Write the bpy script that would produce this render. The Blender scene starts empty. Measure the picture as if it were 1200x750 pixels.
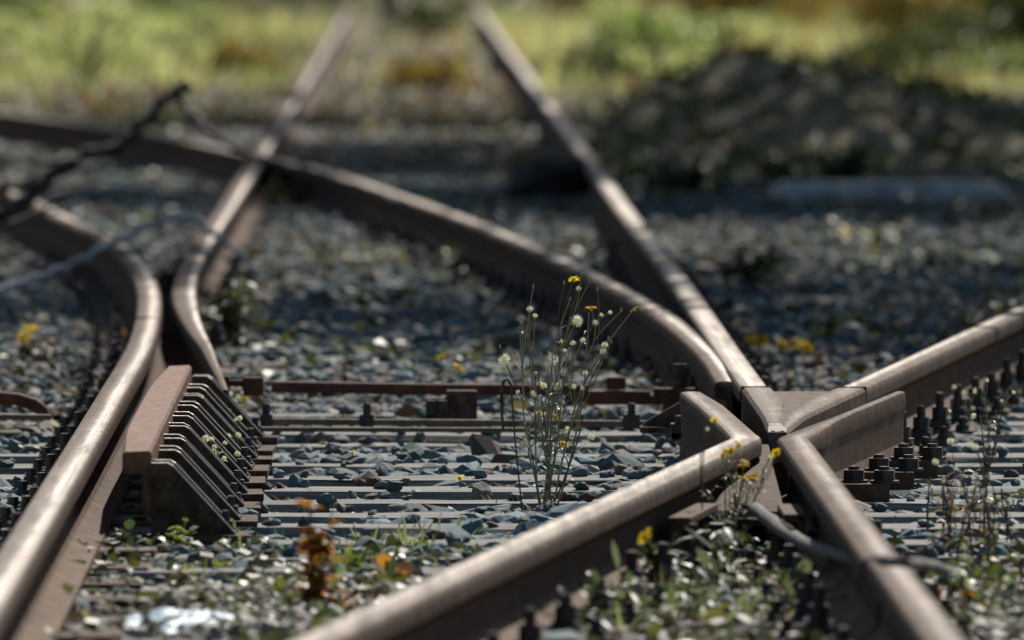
import bpy, bmesh, math, random
import numpy as np
from mathutils import Vector, Matrix, Euler

random.seed(7); RNG = np.random.default_rng(7)
S = bpy.context.scene
COL = S.collection

# ------------------------------------------------------------------ camera
RT = 0.20                       # height of the rail tops above the ballast
CZ = RT + 1.10                  # camera height
FPX = 15500.0                   # focal length in pixels of a 1200 px wide picture
PITCH = math.atan(477 / FPX); YAW = math.atan(122 / FPX)
cam_d = bpy.data.cameras.new("camera"); cam = bpy.data.objects.new("camera", cam_d); COL.objects.link(cam)
cam.location = (0, 0, CZ); cam.rotation_euler = (math.pi / 2 - PITCH, 0, -YAW)
cam_d.sensor_width = 36; cam_d.lens = FPX / 1200 * 36; cam_d.clip_start = 0.5; cam_d.clip_end = 6000
cam_d.dof.use_dof = True; cam_d.dof.focus_distance = 28.9; cam_d.dof.aperture_fstop = 7.2
S.camera = cam
CR = cam.rotation_euler.to_matrix()

def at(u, v, z=0.0):
    """point of the place seen at a photo coordinate, on the level z"""
    d = CR @ Vector(((u - 600) / FPX, -(v - 375) / FPX, -1))
    t = (z - CZ) / d.z
    return Vector((d.x * t, d.y * t, z))

def at_y(u, v, y):
    d = CR @ Vector(((u - 600) / FPX, -(v - 375) / FPX, -1))
    t = y / d.y
    return Vector((d.x * t, y, CZ + d.z * t))

def ppm(y):                     # photo pixels per metre at distance y
    return FPX / y

# ------------------------------------------------------------------ materials
def new_mat(name):
    m = bpy.data.materials.new(name); m.use_nodes = True
    nt = m.node_tree
    return m, nt, nt.nodes["Principled BSDF"]

def N(nt, typ, **kw):
    n = nt.nodes.new(typ)
    for k, v in kw.items(): setattr(n, k, v)
    return n

def ramp(nt, fac, stops, interp='LINEAR'):
    r = N(nt, "ShaderNodeValToRGB"); e = r.color_ramp.elements
    r.color_ramp.interpolation = interp
    while len(e) > 1: e.remove(e[-1])
    e[0].position = stops[0][0]; e[0].color = (*stops[0][1], 1)
    for p, c in stops[1:]:
        q = e.new(p); q.color = (*c, 1)
    nt.links.new(fac, r.inputs[0]); return r.outputs[0]

def noise(nt, scale, detail=4, rough=0.55, vec=None, stretch=None):
    t = N(nt, "ShaderNodeTexNoise"); t.inputs["Scale"].default_value = scale
    t.inputs["Detail"].default_value = detail; t.inputs["Roughness"].default_value = rough
    tc = N(nt, "ShaderNodeNewGeometry")
    src = vec or tc.outputs["Position"]
    if stretch:
        mp = N(nt, "ShaderNodeMapping"); mp.inputs["Scale"].default_value = stretch
        nt.links.new(src, mp.inputs["Vector"]); src = mp.outputs[0]
    nt.links.new(src, t.inputs["Vector"]); return t.outputs["Fac"]

def mixc(nt, fac, a, b, mode='MIX'):
    m = N(nt, "ShaderNodeMix", data_type='RGBA', blend_type=mode)
    for sock, v in ((m.inputs[0], fac), (m.inputs[6], a), (m.inputs[7], b)):
        if isinstance(v, (int, float)): sock.default_value = v
        elif isinstance(v, tuple): sock.default_value = (*v, 1)
        else: nt.links.new(v, sock)
    return m.outputs[2]

def math_n(nt, op, a, b=0.0, clamp=False):
    m = N(nt, "ShaderNodeMath", operation=op, use_clamp=clamp)
    for s, v in ((m.inputs[0], a), (m.inputs[1], b)):
        if isinstance(v, (int, float)): s.default_value = v
        else: nt.links.new(v, s)
    return m.outputs[0]

def bump(nt, bsdf, h, strength=0.4, dist=0.005):
    b = N(nt, "ShaderNodeBump"); b.inputs["Strength"].default_value = strength; b.inputs["Distance"].default_value = dist
    nt.links.new(h, b.inputs["Height"]); nt.links.new(b.outputs[0], bsdf.inputs["Normal"])

def attr(nt, name):
    a = N(nt, "ShaderNodeAttribute"); a.attribute_name = name; return a.outputs["Fac"]

def m_rail():
    m, nt, b = new_mat("worn_rail_steel")
    L = nt.links
    n1 = noise(nt, 16, 9, .72); n2 = noise(nt, 1.0, 5, .6, stretch=(330, .6, 330)); n3 = noise(nt, 160, 3)
    rust = ramp(nt, n1, [(.25, (.026, .014, .009)), (.45, (.062, .034, .021)), (.6, (.105, .056, .032)), (.72, (.16, .088, .048)), (.85, (.06, .04, .03))])
    steel = ramp(nt, n2, [(.3, (.19, .15, .12)), (.5, (.41, .35, .295)), (.7, (.68, .62, .56))])
    w = attr(nt, "wear_sheen")
    pit = math_n(nt, 'MULTIPLY', math_n(nt, 'SUBTRACT', noise(nt, 120, 5, .75), .56), 9, True)
    wn = math_n(nt, 'ADD', math_n(nt, 'MULTIPLY', math_n(nt, 'SUBTRACT', n1, .5), .9), w)
    wn = math_n(nt, 'MULTIPLY', wn, math_n(nt, 'POWER', w, .6), True)
    wn = math_n(nt, 'MULTIPLY', wn, math_n(nt, 'SUBTRACT', 1.0, math_n(nt, 'MULTIPLY', pit, .55)), True)
    grime = math_n(nt, 'MULTIPLY', math_n(nt, 'SUBTRACT', noise(nt, 1.0, 6, .65, stretch=(26, .9, 26)), .47), 5, True)
    wn = math_n(nt, 'MULTIPLY', wn, math_n(nt, 'SUBTRACT', 1.0, math_n(nt, 'MULTIPLY', grime, .6)), True)
    rust = mixc(nt, math_n(nt, 'MULTIPLY', grime, .55), rust, (.035, .025, .02))
    rust = mixc(nt, math_n(nt, 'MULTIPLY', pit, .5), rust, (.17, .095, .05))
    rust = mixc(nt, math_n(nt, 'MULTIPLY', attr(nt, 'dust'), math_n(nt, 'MULTIPLY', math_n(nt, 'SUBTRACT', n1, .36), 3.0), True), rust, (.20, .135, .085))
    L.new(mixc(nt, wn, rust, steel), b.inputs["Base Color"])
    L.new(math_n(nt, 'MULTIPLY', wn, .6), b.inputs["Metallic"])
    rr = math_n(nt, 'ADD', math_n(nt, 'MULTIPLY', wn, -.42), math_n(nt, 'ADD', .70, math_n(nt, 'MULTIPLY', n2, .22)))
    L.new(rr, b.inputs["Roughness"])
    hh = math_n(nt, 'ADD', math_n(nt, 'MULTIPLY', n3, math_n(nt, 'SUBTRACT', 1.1, wn)), math_n(nt, 'MULTIPLY', n2, .05))
    bump(nt, b, math_n(nt, 'ADD', hh, math_n(nt, 'MULTIPLY', n1, math_n(nt, 'SUBTRACT', 1.2, wn))), .6, .004)
    L.new(math_n(nt, 'ADD', math_n(nt, 'MULTIPLY', w, .3), .12), b.inputs['Specular IOR Level'])
    return m

def m_simple(name, stops, scale=20, rough=.8, metal=0.0, bs=.4, bd=.004, detail=5, stretch=None, spec=.4):
    m, nt, b = new_mat(name)
    n = noise(nt, scale, detail, .62, stretch=stretch)
    nt.links.new(ramp(nt, n, stops), b.inputs["Base Color"])
    b.inputs["Roughness"].default_value = rough; b.inputs["Metallic"].default_value = metal
    b.inputs["Specular IOR Level"].default_value = spec
    n2 = noise(nt, scale * 6, 4, .6, stretch=stretch)
    bump(nt, b, n2, bs, bd)
    return m

def m_stone():
    m, nt, b = new_mat("ballast_stone")
    r = attr(nt, "rnd")
    c = ramp(nt, r, [(0, (.025, .045, .047)), (.25, (.065, .115, .12)), (.42, (.12, .19, .195)), (.54, (.065, .15, .195)), (.64, (.18, .22, .215)), (.70, (.085, .062, .042)), (.80, (.12, .088, .06)), (.86, (.07, .10, .10)), (.95, (.22, .215, .19)), (1, (.36, .335, .29))])
    n = noise(nt, 90, 4, .6)
    c2 = mixc(nt, math_n(nt, 'MULTIPLY', n, .8), c, mixc(nt, .5, c, (.03, .033, .03)))
    nt.links.new(c2, b.inputs["Base Color"])
    b.inputs["Roughness"].default_value = .75; b.inputs["Specular IOR Level"].default_value = .3
    bump(nt, b, noise(nt, 240, 4, .7), .5, .003)
    return m

def m_leaf(name, stops, trans=.45, rough=.45, var="rnd"):
    m = bpy.data.materials.new(name); m.use_nodes = True; nt = m.node_tree
    b = nt.nodes["Principled BSDF"]; out = nt.nodes["Material Output"]
    c = ramp(nt, attr(nt, var), stops)
    nt.links.new(c, b.inputs["Base Color"]); b.inputs["Roughness"].default_value = rough
    b.inputs["Specular IOR Level"].default_value = .45
    t = N(nt, "ShaderNodeBsdfTranslucent"); nt.links.new(mixc(nt, .5, c, mixc(nt, 1.0, c, (1.3, 1.35, .6), 'MULTIPLY')), t.inputs[0])
    mx = N(nt, "ShaderNodeMixShader"); mx.inputs[0].default_value = trans
    nt.links.new(b.outputs[0], mx.inputs[1]); nt.links.new(t.outputs[0], mx.inputs[2]); nt.links.new(mx.outputs[0], out.inputs[0])
    return m

def m_ground():
    m, nt, b = new_mat("track_soil")
    L = nt.links
    n1 = noise(nt, 6, 8, .7); n2 = noise(nt, .35, 5, .6); n3 = noise(nt, 55, 5, .7)
    grit = ramp(nt, n3, [(.3, (.010, .010, .009)), (.5, (.028, .027, .025)), (.65, (.05, .048, .043)), (.8, (.11, .10, .09))])
    soil = ramp(nt, n1, [(.3, (.022, .018, .011)), (.5, (.05, .040, .024)), (.62, (.05, .052, .02)), (.75, (.10, .068, .04))])
    far = ramp(nt, n2, [(.3, (.06, .065, .03)), (.45, (.16, .15, .07)), (.58, (.22, .18, .11)), (.75, (.16, .11, .07))])
    p = N(nt, "ShaderNodeSeparateXYZ"); g = N(nt, "ShaderNodeNewGeometry"); L.new(g.outputs["Position"], p.inputs[0])
    mr = N(nt, "ShaderNodeMapRange"); mr.inputs[1].default_value = 78; mr.inputs[2].default_value = 92; L.new(p.outputs[1], mr.inputs[0])
    L.new(mixc(nt, mr.outputs[0], mixc(nt, .55, grit, soil), far), b.inputs["Base Color"])
    b.inputs["Roughness"].default_value = .95; b.inputs["Specular IOR Level"].default_value = .2
    bump(nt, b, math_n(nt, 'ADD', n3, n1), .8, .02)
    return m

def m_wood():
    m, nt, b = new_mat("weathered_sleeper_wood")
    n1 = noise(nt, 1.0, 7, .7, stretch=(2.2, 46, 46)); n2 = noise(nt, 3.5, 5, .6)
    c = ramp(nt, n1, [(.28, (.06, .06, .056)), (.46, (.20, .20, .19)), (.6, (.34, .337, .32)), (.8, (.48, .475, .45))])
    n3 = noise(nt, 1.0, 4, .6, stretch=(1.1, 120, 60)); crack = math_n(nt, 'MULTIPLY', math_n(nt, 'SUBTRACT', n3, .56), 14, True)
    c = mixc(nt, math_n(nt, 'MULTIPLY', n2, .6), c, (.09, .08, .06))
    c = mixc(nt, math_n(nt, 'MULTIPLY', crack, .85), c, (.02, .02, .018))
    nt.links.new(c, b.inputs["Base Color"]); b.inputs["Roughness"].default_value = .82; b.inputs["Specular IOR Level"].default_value = .3
    bump(nt, b, n1, .9, .008)
    return m

def m_plastic():
    m, nt, b = new_mat("crumpled_clear_plastic")
    b.inputs["Base Color"].default_value = (.62, .74, .80, 1); b.inputs["Roughness"].default_value = .6; b.inputs["Specular IOR Level"].default_value = .3
    b.inputs["Transmission Weight"].default_value = .10; b.inputs["IOR"].default_value = 1.3
    n = noise(nt, 22, 3); nt.links.new(ramp(nt, n, [(.35, (.16, .26, .34)), (.6, (.34, .46, .53))]), b.inputs["Base Color"])
    return m

M = {}
M['rail'] = m_rail()
M['stone'] = m_stone()
M['ground'] = m_ground()
M['wood'] = m_wood()
M['plastic'] = m_plastic()
M['casting'] = m_simple("brown_cast_steel", [(.3, (.022, .012, .008)), (.5, (.06, .032, .018)), (.7, (.11, .062, .034))], 16, .75, 0, spec=.12)
M['plate'] = m_simple("rusty_plate", [(.3, (.05, .03, .022)), (.55, (.10, .058, .038)), (.75, (.17, .10, .065))], 26, .8, 0, spec=.2)
M['bolt'] = m_simple("dark_oiled_iron", [(.3, (.015, .016, .017)), (.48, (.042, .045, .046)), (.56, (.075, .045, .028)), (.68, (.05, .05, .05)), (.8, (.13, .12, .11))], 34, .6, .2)
M['rust'] = m_simple("red_rust", [(.3, (.045, .018, .012)), (.55, (.10, .035, .022)), (.8, (.17, .065, .035))], 18, .8, .1)
M['check'] = m_simple("brown_rust_steel", [(.3, (.085, .036, .02)), (.5, (.16, .072, .042)), (.7, (.23, .12, .072))], 12, .7, 0, stretch=(3, 1, 3), spec=.2)
M['cast_iron'] = m_simple("black_cast_iron", [(.3, (.025, .016, .011)), (.5, (.075, .047, .03)), (.72, (.15, .095, .058))], 34, .85, 0, spec=.2)
M['edge'] = m_simple("pale_edge_glint", [(.3, (.30, .24, .20)), (.6, (.50, .44, .39))], 30, .35, .3)  # pale tone stands in for the glint on the bracket ribs
M['tube'] = m_simple("dull_brown_pipe", [(.3, (.07, .05, .035)), (.6, (.15, .11, .075)), (.8, (.22, .17, .12))], 20, .7, .1)
M['cable'] = m_simple("frayed_grey_cable", [(.3, (.09, .083, .073)), (.5, (.17, .16, .14)), (.7, (.30, .28, .25))], 60, .8, 0, .8, .004)
M['bark'] = m_simple("dark_bark", [(.3, (.008, .008, .009)), (.6, (.022, .022, .024)), (.8, (.05, .05, .052))], 30, .8)
M['barkgrey'] = m_simple("grey_dry_twig", [(.3, (.22, .22, .225)), (.6, (.42, .42, .43)), (.8, (.60, .60, .60))], 30, .75)
M['concrete'] = m_simple("old_concrete", [(.3, (.10, .115, .115)), (.6, (.36, .40, .40)), (.8, (.46, .48, .47))], 8, .9)
M['mound'] = m_simple("dark_heap_soil", [(.25, (.08, .065, .05)), (.45, (.18, .15, .105)), (.55, (.23, .20, .14)), (.66, (.15, .165, .055))], 5, .95, 0, .9, .04, 8)
M['rock'] = m_simple("dark_rock", [(.3, (.012, .011, .011)), (.6, (.03, .027, .026)), (.85, (.16, .10, .085))], 7, .8)
M['brownstone'] = m_simple("brown_stone", [(.3, (.05, .035, .025)), (.6, (.10, .075, .055)), (.8, (.17, .13, .10))], 60, .85)
M['stem'] = m_leaf("dry_stem", [(0, (.10, .09, .05)), (.5, (.20, .19, .11)), (1, (.40, .36, .26))], .25)
M['stemdark'] = m_leaf("brown_stem", [(0, (.05, .035, .025)), (1, (.11, .085, .05))], .1)
M['green'] = m_leaf("green_leaf", [(0, (.035, .06, .025)), (.5, (.07, .105, .045)), (1, (.12, .16, .07))], .4)
M['greyleaf'] = m_leaf("grey_green_leaf", [(0, (.07, .09, .06)), (.5, (.12, .15, .095)), (1, (.25, .29, .20))], .4, .4)
M['lime'] = m_leaf("lime_leaf", [(0, (.10, .15, .03)), (1, (.22, .27, .07))], .5)
M['orange'] = m_leaf("orange_brown_leaf", [(0, (.15, .055, .012)), (.5, (.32, .13, .022)), (1, (.40, .22, .05))], .5)
M['litter'] = m_leaf("dead_leaf", [(0, (.05, .035, .022)), (.4, (.11, .085, .055)), (.75, (.16, .13, .085)), (1, (.27, .24, .18))], .2, .6)
M['darklitter'] = m_leaf("brown_debris", [(0, (.02, .015, .009)), (.5, (.075, .052, .03)), (.85, (.14, .10, .055)), (1, (.26, .20, .12))], .2, .7)
M['darkgreen'] = m_leaf("dark_weed_leaf", [(0, (.025, .04, .014)), (.6, (.075, .09, .028)), (1, (.18, .18, .055))], .4)
M['paleleaf'] = m_leaf("pale_grass_leaf", [(0, (.24, .27, .11)), (.5, (.52, .55, .28)), (1, (.70, .68, .42))], .5)
M['yellow'] = m_leaf("yellow_petal", [(0, (.72, .50, .01)), (1, (.85, .66, .03))], .4, .6)
M['amber'] = m_leaf("amber_disc", [(0, (.45, .22, .01)), (1, (.55, .3, .02))], .1, .8)
M['white'] = m_leaf("white_fluff", [(0, (.62, .62, .58)), (1, (.85, .85, .82))], .55, .5)
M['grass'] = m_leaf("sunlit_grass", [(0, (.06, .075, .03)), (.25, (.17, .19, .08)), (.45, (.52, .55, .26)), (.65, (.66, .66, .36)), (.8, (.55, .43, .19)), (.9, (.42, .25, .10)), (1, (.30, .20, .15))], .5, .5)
M['grassgreen'] = m_leaf("fresh_grass", [(0, (.10, .16, .045)), (.6, (.22, .28, .09)), (1, (.40, .40, .19))], .5, .4)
M['bush'] = m_leaf("bush_leaf", [(0, (.05, .08, .02)), (.5, (.10, .13, .035)), (1, (.18, .18, .05))], .45)
M['bushgold'] = m_leaf("golden_leaf", [(0, (.16, .13, .03)), (.5, (.28, .20, .04)), (1, (.36, .22, .05))], .5)
M['red'] = m_simple("red_wrapper", [(.3, (.45, .03, .06)), (.7, (.6, .08, .11))], 30, .4)

# ------------------------------------------------------------------ object helpers
def tag(o, label=None, cat=None, group=None, kind=None):
    if label: o["label"] = label
    if cat: o["category"] = cat
    if group: o["group"] = group
    if kind: o["kind"] = kind
    return o

def empty(name, loc, rz=0.0):
    o = bpy.data.objects.new(name, None); COL.objects.link(o)
    o.location = loc; o.rotation_euler = (0, 0, rz); o.empty_display_size = .05
    return o

def link_mesh(name, me, parent=None):
    o = bpy.data.objects.new(name, me); COL.objects.link(o)
    if parent is not None: o.parent = parent
    return o

class MB:
    """collects vertices, faces and a per-vertex value into one mesh"""
    def __init__(self): self.v = []; self.f = []; self.a = []; self.mi = []
    def add(self, vs, fs, val=0.0, mi=0):
        n = len(self.v); self.v += [tuple(p) for p in vs]
        self.f += [tuple(i + n for i in f) for f in fs]
        self.a += [val] * len(vs) if isinstance(val, (int, float)) else list(val)
        self.mi += [mi] * len(fs)
    def box(self, c, s, R=None, val=0.0, mi=0, taper=1.0):
        c = Vector(c); hx, hy, hz = s[0] / 2, s[1] / 2, s[2] / 2
        vs = []
        for z in (-hz, hz):
            k = taper if z > 0 else 1.0
            for x, y in ((-hx, -hy), (hx, -hy), (hx, hy), (-hx, hy)):
                p = Vector((x * k, y * k, z)); vs.append(c + (R @ p if R else p))
        self.add(vs, [(3, 2, 1, 0), (4, 5, 6, 7), (0, 1, 5, 4), (1, 2, 6, 5), (2, 3, 7, 6), (3, 0, 4, 7)], val, mi)
    def cyl(self, c, r, h, n=8, r2=None, R=None, val=0.0, mi=0, ph=0.0):
        c = Vector(c); r2 = r if r2 is None else r2; vs = []
        for z, rr in ((0, r), (h, r2)):
            for k in range(n):
                a = 2 * math.pi * k / n + ph; p = Vector((rr * math.cos(a), rr * math.sin(a), z)); vs.append(c + (R @ p if R else p))
        fs = [tuple(range(n - 1, -1, -1)), tuple(range(n, 2 * n))] + [(k, (k + 1) % n, n + (k + 1) % n, n + k) for k in range(n)]
        self.add(vs, fs, val, mi)
    def tube(self, pts, radii, n=6, val=0.0, mi=0):
        pts = [Vector(p) for p in pts]
        if isinstance(radii, (int, float)): radii = [radii] * len(pts)
        vs = []; up = Vector((0, 0, 1))
        for i, p in enumerate(pts):
            t = (pts[min(i + 1, len(pts) - 1)] - pts[max(i - 1, 0)])
            t = t.normalized() if t.length > 1e-9 else Vector((0, 0, 1))
            s = t.cross(up); s = s.normalized() if s.length > .05 else t.cross(Vector((1, 0, 0))).normalized()
            q = s.cross(t)
            for k in range(n):
                a = 2 * math.pi * k / n; vs.append(p + (s * math.cos(a) + q * math.sin(a)) * radii[i])
        fs = [tuple(range(n)), tuple(range(len(vs) - 1, len(vs) - n - 1, -1))]
        for i in range(len(pts) - 1):
            for k in range(n):
                fs.append((i * n + k, i * n + (k + 1) % n, (i + 1) * n + (k + 1) % n, (i + 1) * n + k))
        self.add(vs, fs, val, mi)
    def mesh(self, name, mats, aname="rnd", smooth=None, recalc=True):
        me = bpy.data.meshes.new(name); me.from_pydata(self.v, [], self.f)
        for m in (mats if isinstance(mats, (list, tuple)) else [mats]): me.materials.append(m)
        at_ = me.attributes.new(aname, 'FLOAT', 'POINT'); at_.data.foreach_set("value", np.array(self.a, dtype=np.float32))
        me.polygons.foreach_set("material_index", np.array(self.mi, dtype=np.int32))
        if recalc:
            bm = bmesh.new(); bm.from_mesh(me); bmesh.ops.recalc_face_normals(bm, faces=bm.faces); bm.to_mesh(me); bm.free()
        if smooth is not None:
            me.polygons.foreach_set("use_smooth", np.ones(len(me.polygons), dtype=bool)); me.set_sharp_from_angle(angle=math.radians(smooth))
        me.update(); return me
    def obj(self, name, mats, parent=None, **kw):
        return link_mesh(name, self.mesh(name, mats, **kw), parent)

def bevel_mesh(me, w, seg=1):
    bm = bmesh.new(); bm.from_mesh(me)
    bmesh.ops.bevel(bm, geom=bm.edges[:], offset=w, segments=seg, affect='EDGES', profile=.6)
    bm.to_mesh(me); bm.free(); me.update()

def copy_tree(o, parent=None):
    c = o.copy(); COL.objects.link(c)
    if parent is not None: c.parent = parent
    for ch in list(o.children): copy_tree(ch, c)
    return c

ORD = "first second third fourth fifth sixth seventh eighth ninth tenth eleventh twelfth thirteenth fourteenth fifteenth sixteenth seventeenth eighteenth nineteenth twentieth".split()
ORD += ["twenty-" + w for w in ORD[:9]] + ["thirtieth"] + ["thirty-" + w for w in ORD[:9]] + ["fortieth"] + ["forty-" + w for w in ORD[:9]] + ["fiftieth"] + ["fifty-" + w for w in ORD[:9]] + ["sixtieth"]

# ------------------------------------------------------------------ rails
def interp(tab, y):
    """smooth x for a table of (y, x)"""
    ys = [t[0] for t in tab]; xs = [t[1] for t in tab]
    if y <= ys[0]: return xs[0] + (y - ys[0]) * (xs[1] - xs[0]) / (ys[1] - ys[0])
    if y >= ys[-1]: return xs[-1] + (y - ys[-1]) * (xs[-1] - xs[-2]) / (ys[-1] - ys[-2])
    i = max(k for k in range(len(ys)) if ys[k] <= y); i = min(i, len(ys) - 2)
    def sl(k):
        a, b = max(k - 1, 0), min(k + 1, len(ys) - 1); return (xs[b] - xs[a]) / (ys[b] - ys[a])
    h = ys[i + 1] - ys[i]; t = (y - ys[i]) / h
    return ((2*t**3 - 3*t*t + 1) * xs[i] + (t**3 - 2*t*t + t) * h * sl(i) + (-2*t**3 + 3*t*t) * xs[i+1] + (t**3 - t*t) * h * sl(i+1))

def half_prof(h, f, solid):
    w = .008 + (max(h - .004, .008) - .008) * solid
    fo = max(f, w + .004)
    return [(fo, 0, .05), (fo, .010, .05), (w + (fo - w) * .45, .019, .05), (w + .010, .028, 0), (w, .044, 0), (w, .096, 0), (w + (h - w) * .75, .112, 0),
            (h, .119, .05), (h + .0006, .138, .22), (h * .97, .147, .5), (h * .86, .1525, .8), (h * .62, .1541, 1.0), (h * .33, .1548, 1.0)]

def rail_mesh(name, pts, prm, zt=RT, jag=.00015):
    """pts: list of (x, y); prm(i, x, y) -> dict(hl, hr, solid_l, solid_r, fl, fr, dz)"""
    V = []; A = []; D = []; n = len(pts); m = None
    for i, (x, y) in enumerate(pts):
        a = Vector(pts[max(i - 1, 0)]); b = Vector(pts[min(i + 1, n - 1)]); t = (b - a).normalized(); r = Vector((t.y, -t.x))
        q = dict(hl=.035, hr=.035, sl=0, sr=0, fl=.068, fr=.068, dz=0, wc=0, ws=1, wb=.36); q.update(prm(i, x, y) if prm else {})
        R_ = half_prof(q['hr'], q['fr'], q['sr']); L_ = half_prof(q['hl'], q['fl'], q['sl'])
        loop = [(u, z, w) for u, z, w in R_] + [(0, .155, 1.0)] + [(-u, z, w) for u, z, w in reversed(L_)]
        hh = (q['hl'] + q['hr']) / 2; loop = [(u, z, w * (q['wb'] + (1 - q['wb']) * math.exp(-((u / hh - q['wc']) / .36) ** 2)) * q['ws']) for u, z, w in loop]  # band of running wear, with the head's sun and sky sheen painted in
        m = len(loop)
        for u, z, w in loop:
            j = random.uniform(-jag, jag)
            V.append((x + r.x * (u + j), y + r.y * (u + j), zt - .155 + z * (1 if z < .1 else 1) + (q['dz'] if z > .1 else 0))); A.append(w); D.append(clampf((28.5 - y) / 3) if z < .03 else 0.0)
    F = [tuple(range(m - 1, -1, -1)), tuple(range((n - 1) * m, n * m))]
    for i in range(n - 1):
        for k in range(m):
            k2 = (k + 1) % m; F.append((i * m + k, i * m + k2, (i + 1) * m + k2, (i + 1) * m + k))
    b = MB(); b.add(V, F, A)
    me = b.mesh(name, M['rail'], "wear_sheen", smooth=28)
    me.attributes.new("dust", 'FLOAT', 'POINT').data.foreach_set("value", np.array(D, dtype=np.float32)); return me

def ysteps(a, b):
    ys = [a]
    while ys[-1] < b - 1e-6:
        s = .12 if ys[-1] < 40 else (.3 if ys[-1] < 60 else 1.0)
        ys.append(min(b, ys[-1] + s))
    return ys

def make_rail(name, fx, y0, y1, label, cat="rail", prm=None, group="rails of the turnout"):
    pts = [(fx(y), y) for y in ysteps(y0, y1)]
    o = link_mesh(name, rail_mesh(name, pts, prm))
    # origin at its near end
    tag(o, label, cat, group); return o

XA = .809; XL = -.682
def fB(y): return 1.035 + (y - 30.7) / 8.95 + max(0, y - 36) ** 2 * .0006
def fD(y): return 1.035 + (y - 30.7) / 9.05
stock_tab = [(15, -.672), (25, -.676), (30.9, -.680), (34, -.686), (37.7, -.737), (40.7, -.822), (44.3, -.985), (47.1, -1.19), (52, -1.56), (60, -2.35), (72, -3.9)]
blade_tab = [(31.4, .764), (33.5, .750), (36, .706), (39.5, .592), (43.5, .418), (47.8, .198), (52, -.06), (56.5, -.357), (61, -.78), (66.3, -1.30), (73.5, -2.27), (82, -3.5)]
tip_tab = [(31.5, -.438), (33.3, -.505), (36.2, -.600), (39, -.660), (43, -.687), (50, XL), (80, XL), (150, XL)]

def clampf(v, a=0.0, b=1.0): return max(a, min(b, v))
def lerp(a, b, t): return a + (b - a) * clampf(t)

make_rail("stock_rail", lambda y: interp(stock_tab, y), 14, 66, "brown worn stock rail that starts beside the plastic scrap and bends away to the left", prm=lambda i, x, y: dict(wc=.35, wb=lerp(.42, .2, (y - 25) / 6)))  # near part of the head painted paler for its sunlit top
def tip_prm(i, x, y):
    t = clampf((y - 31.5) / 6.0); w = .004 + .031 * t
    return dict(hl=w, hr=.012 + .023 * t, fl=lerp(.02, .068, t), fr=.068, wc=.75, wb=.18, ws=lerp(.3, 1, (y - 32) / 3), dz=-.035 * clampf((33.5 - y) / 2.0) ** 1.2)
make_rail("switch_blade", lambda y: interp(tip_tab, y), 31.5, 150, "straight switch blade standing open beside the bent stock rail, its far end lost in grass", prm=tip_prm)
def cb_prm(i, x, y):
    t = clampf((y - 31.4) / 4.5)
    return dict(hl=.035, hr=lerp(.006, .035, t), fl=.068, fr=lerp(.02, .068, t), wc=.1, wb=.22, dz=-.012 * clampf((32.4 - y)))
make_rail("switch_blade", lambda y: interp(blade_tab, y), 31.4, 82, "long curved switch blade lying closed against the straight rail behind the crossing", prm=cb_prm)
make_rail("running_rail", lambda y: XA + .004 * math.sin(y * .35), 30.66, 150, "straight running rail from the crossing nose back into the sunlit grass", prm=lambda i, x, y: dict(wc=0, wb=.6))  # paler head imitates the cool highlight streak
make_rail("running_rail", fB, 30.62, 64, "branch rail from the crossing nose away to the right edge", prm=lambda i, x, y: dict(wc=-.3, wb=.25))

# wing rails
def bend(fx0, yk, fx1, r=.22):
    def f(y):
        t = clampf((y - (yk - r)) / (2 * r)); t = t * t * (3 - 2 * t)
        return fx0(y) * (1 - t) + fx1(y) * t
    return f
YK1 = 27.75; xk1 = fD(YK1)
fw1 = bend(fD, YK1, lambda y: xk1 - .0185 * (y - YK1), .16)
def w1_prm(i, x, y):
    t = clampf((y - YK1) / .3); e = clampf((y - 29.6) / 1.0)
    return dict(sl=t, fl=lerp(.068, .03, t), hr=lerp(.035, .022, e), hl=lerp(.035, .030, t), dz=-.006 * e, wc=-.3, wb=.5, ws=lerp(1, .6, t))  # off-centre pale band paints the sunlit highlight on this head
make_rail("wing_rail", fw1, 14.5, 30.55, "wing rail slanting up from the bottom centre edge to the left of the crossing nose", "wing rail", w1_prm, "wing rails of the crossing")
YK2 = 27.75
fw2 = bend(lambda y: XA, YK2, lambda y: XA + .1245 * (y - YK2), .14)
def w2_prm(i, x, y):
    t = clampf((y - YK2) / .35); e = clampf((y - 28.2) / .8)
    return dict(sr=t, fr=lerp(.068, .022, t), hl=lerp(.035, .013, e), hr=lerp(.035, .014, clampf((y - 27.9) / .7)), dz=.004 * e, wc=.2, wb=.3, ws=lerp(.6, .35, t))
make_rail("wing_rail", fw2, 22.56, 30.3, "wing rail right of the crossing nose, ending in a tall flat flared cheek", "wing rail", w2_prm, "wing rails of the crossing")
make_rail("running_rail", lambda y: XA + .006, 14.5, 22.535, "nearest straight rail in the lower right corner, past the cable joint", prm=lambda i, x, y: dict(wc=.2, wb=.32, ws=.65))

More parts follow.
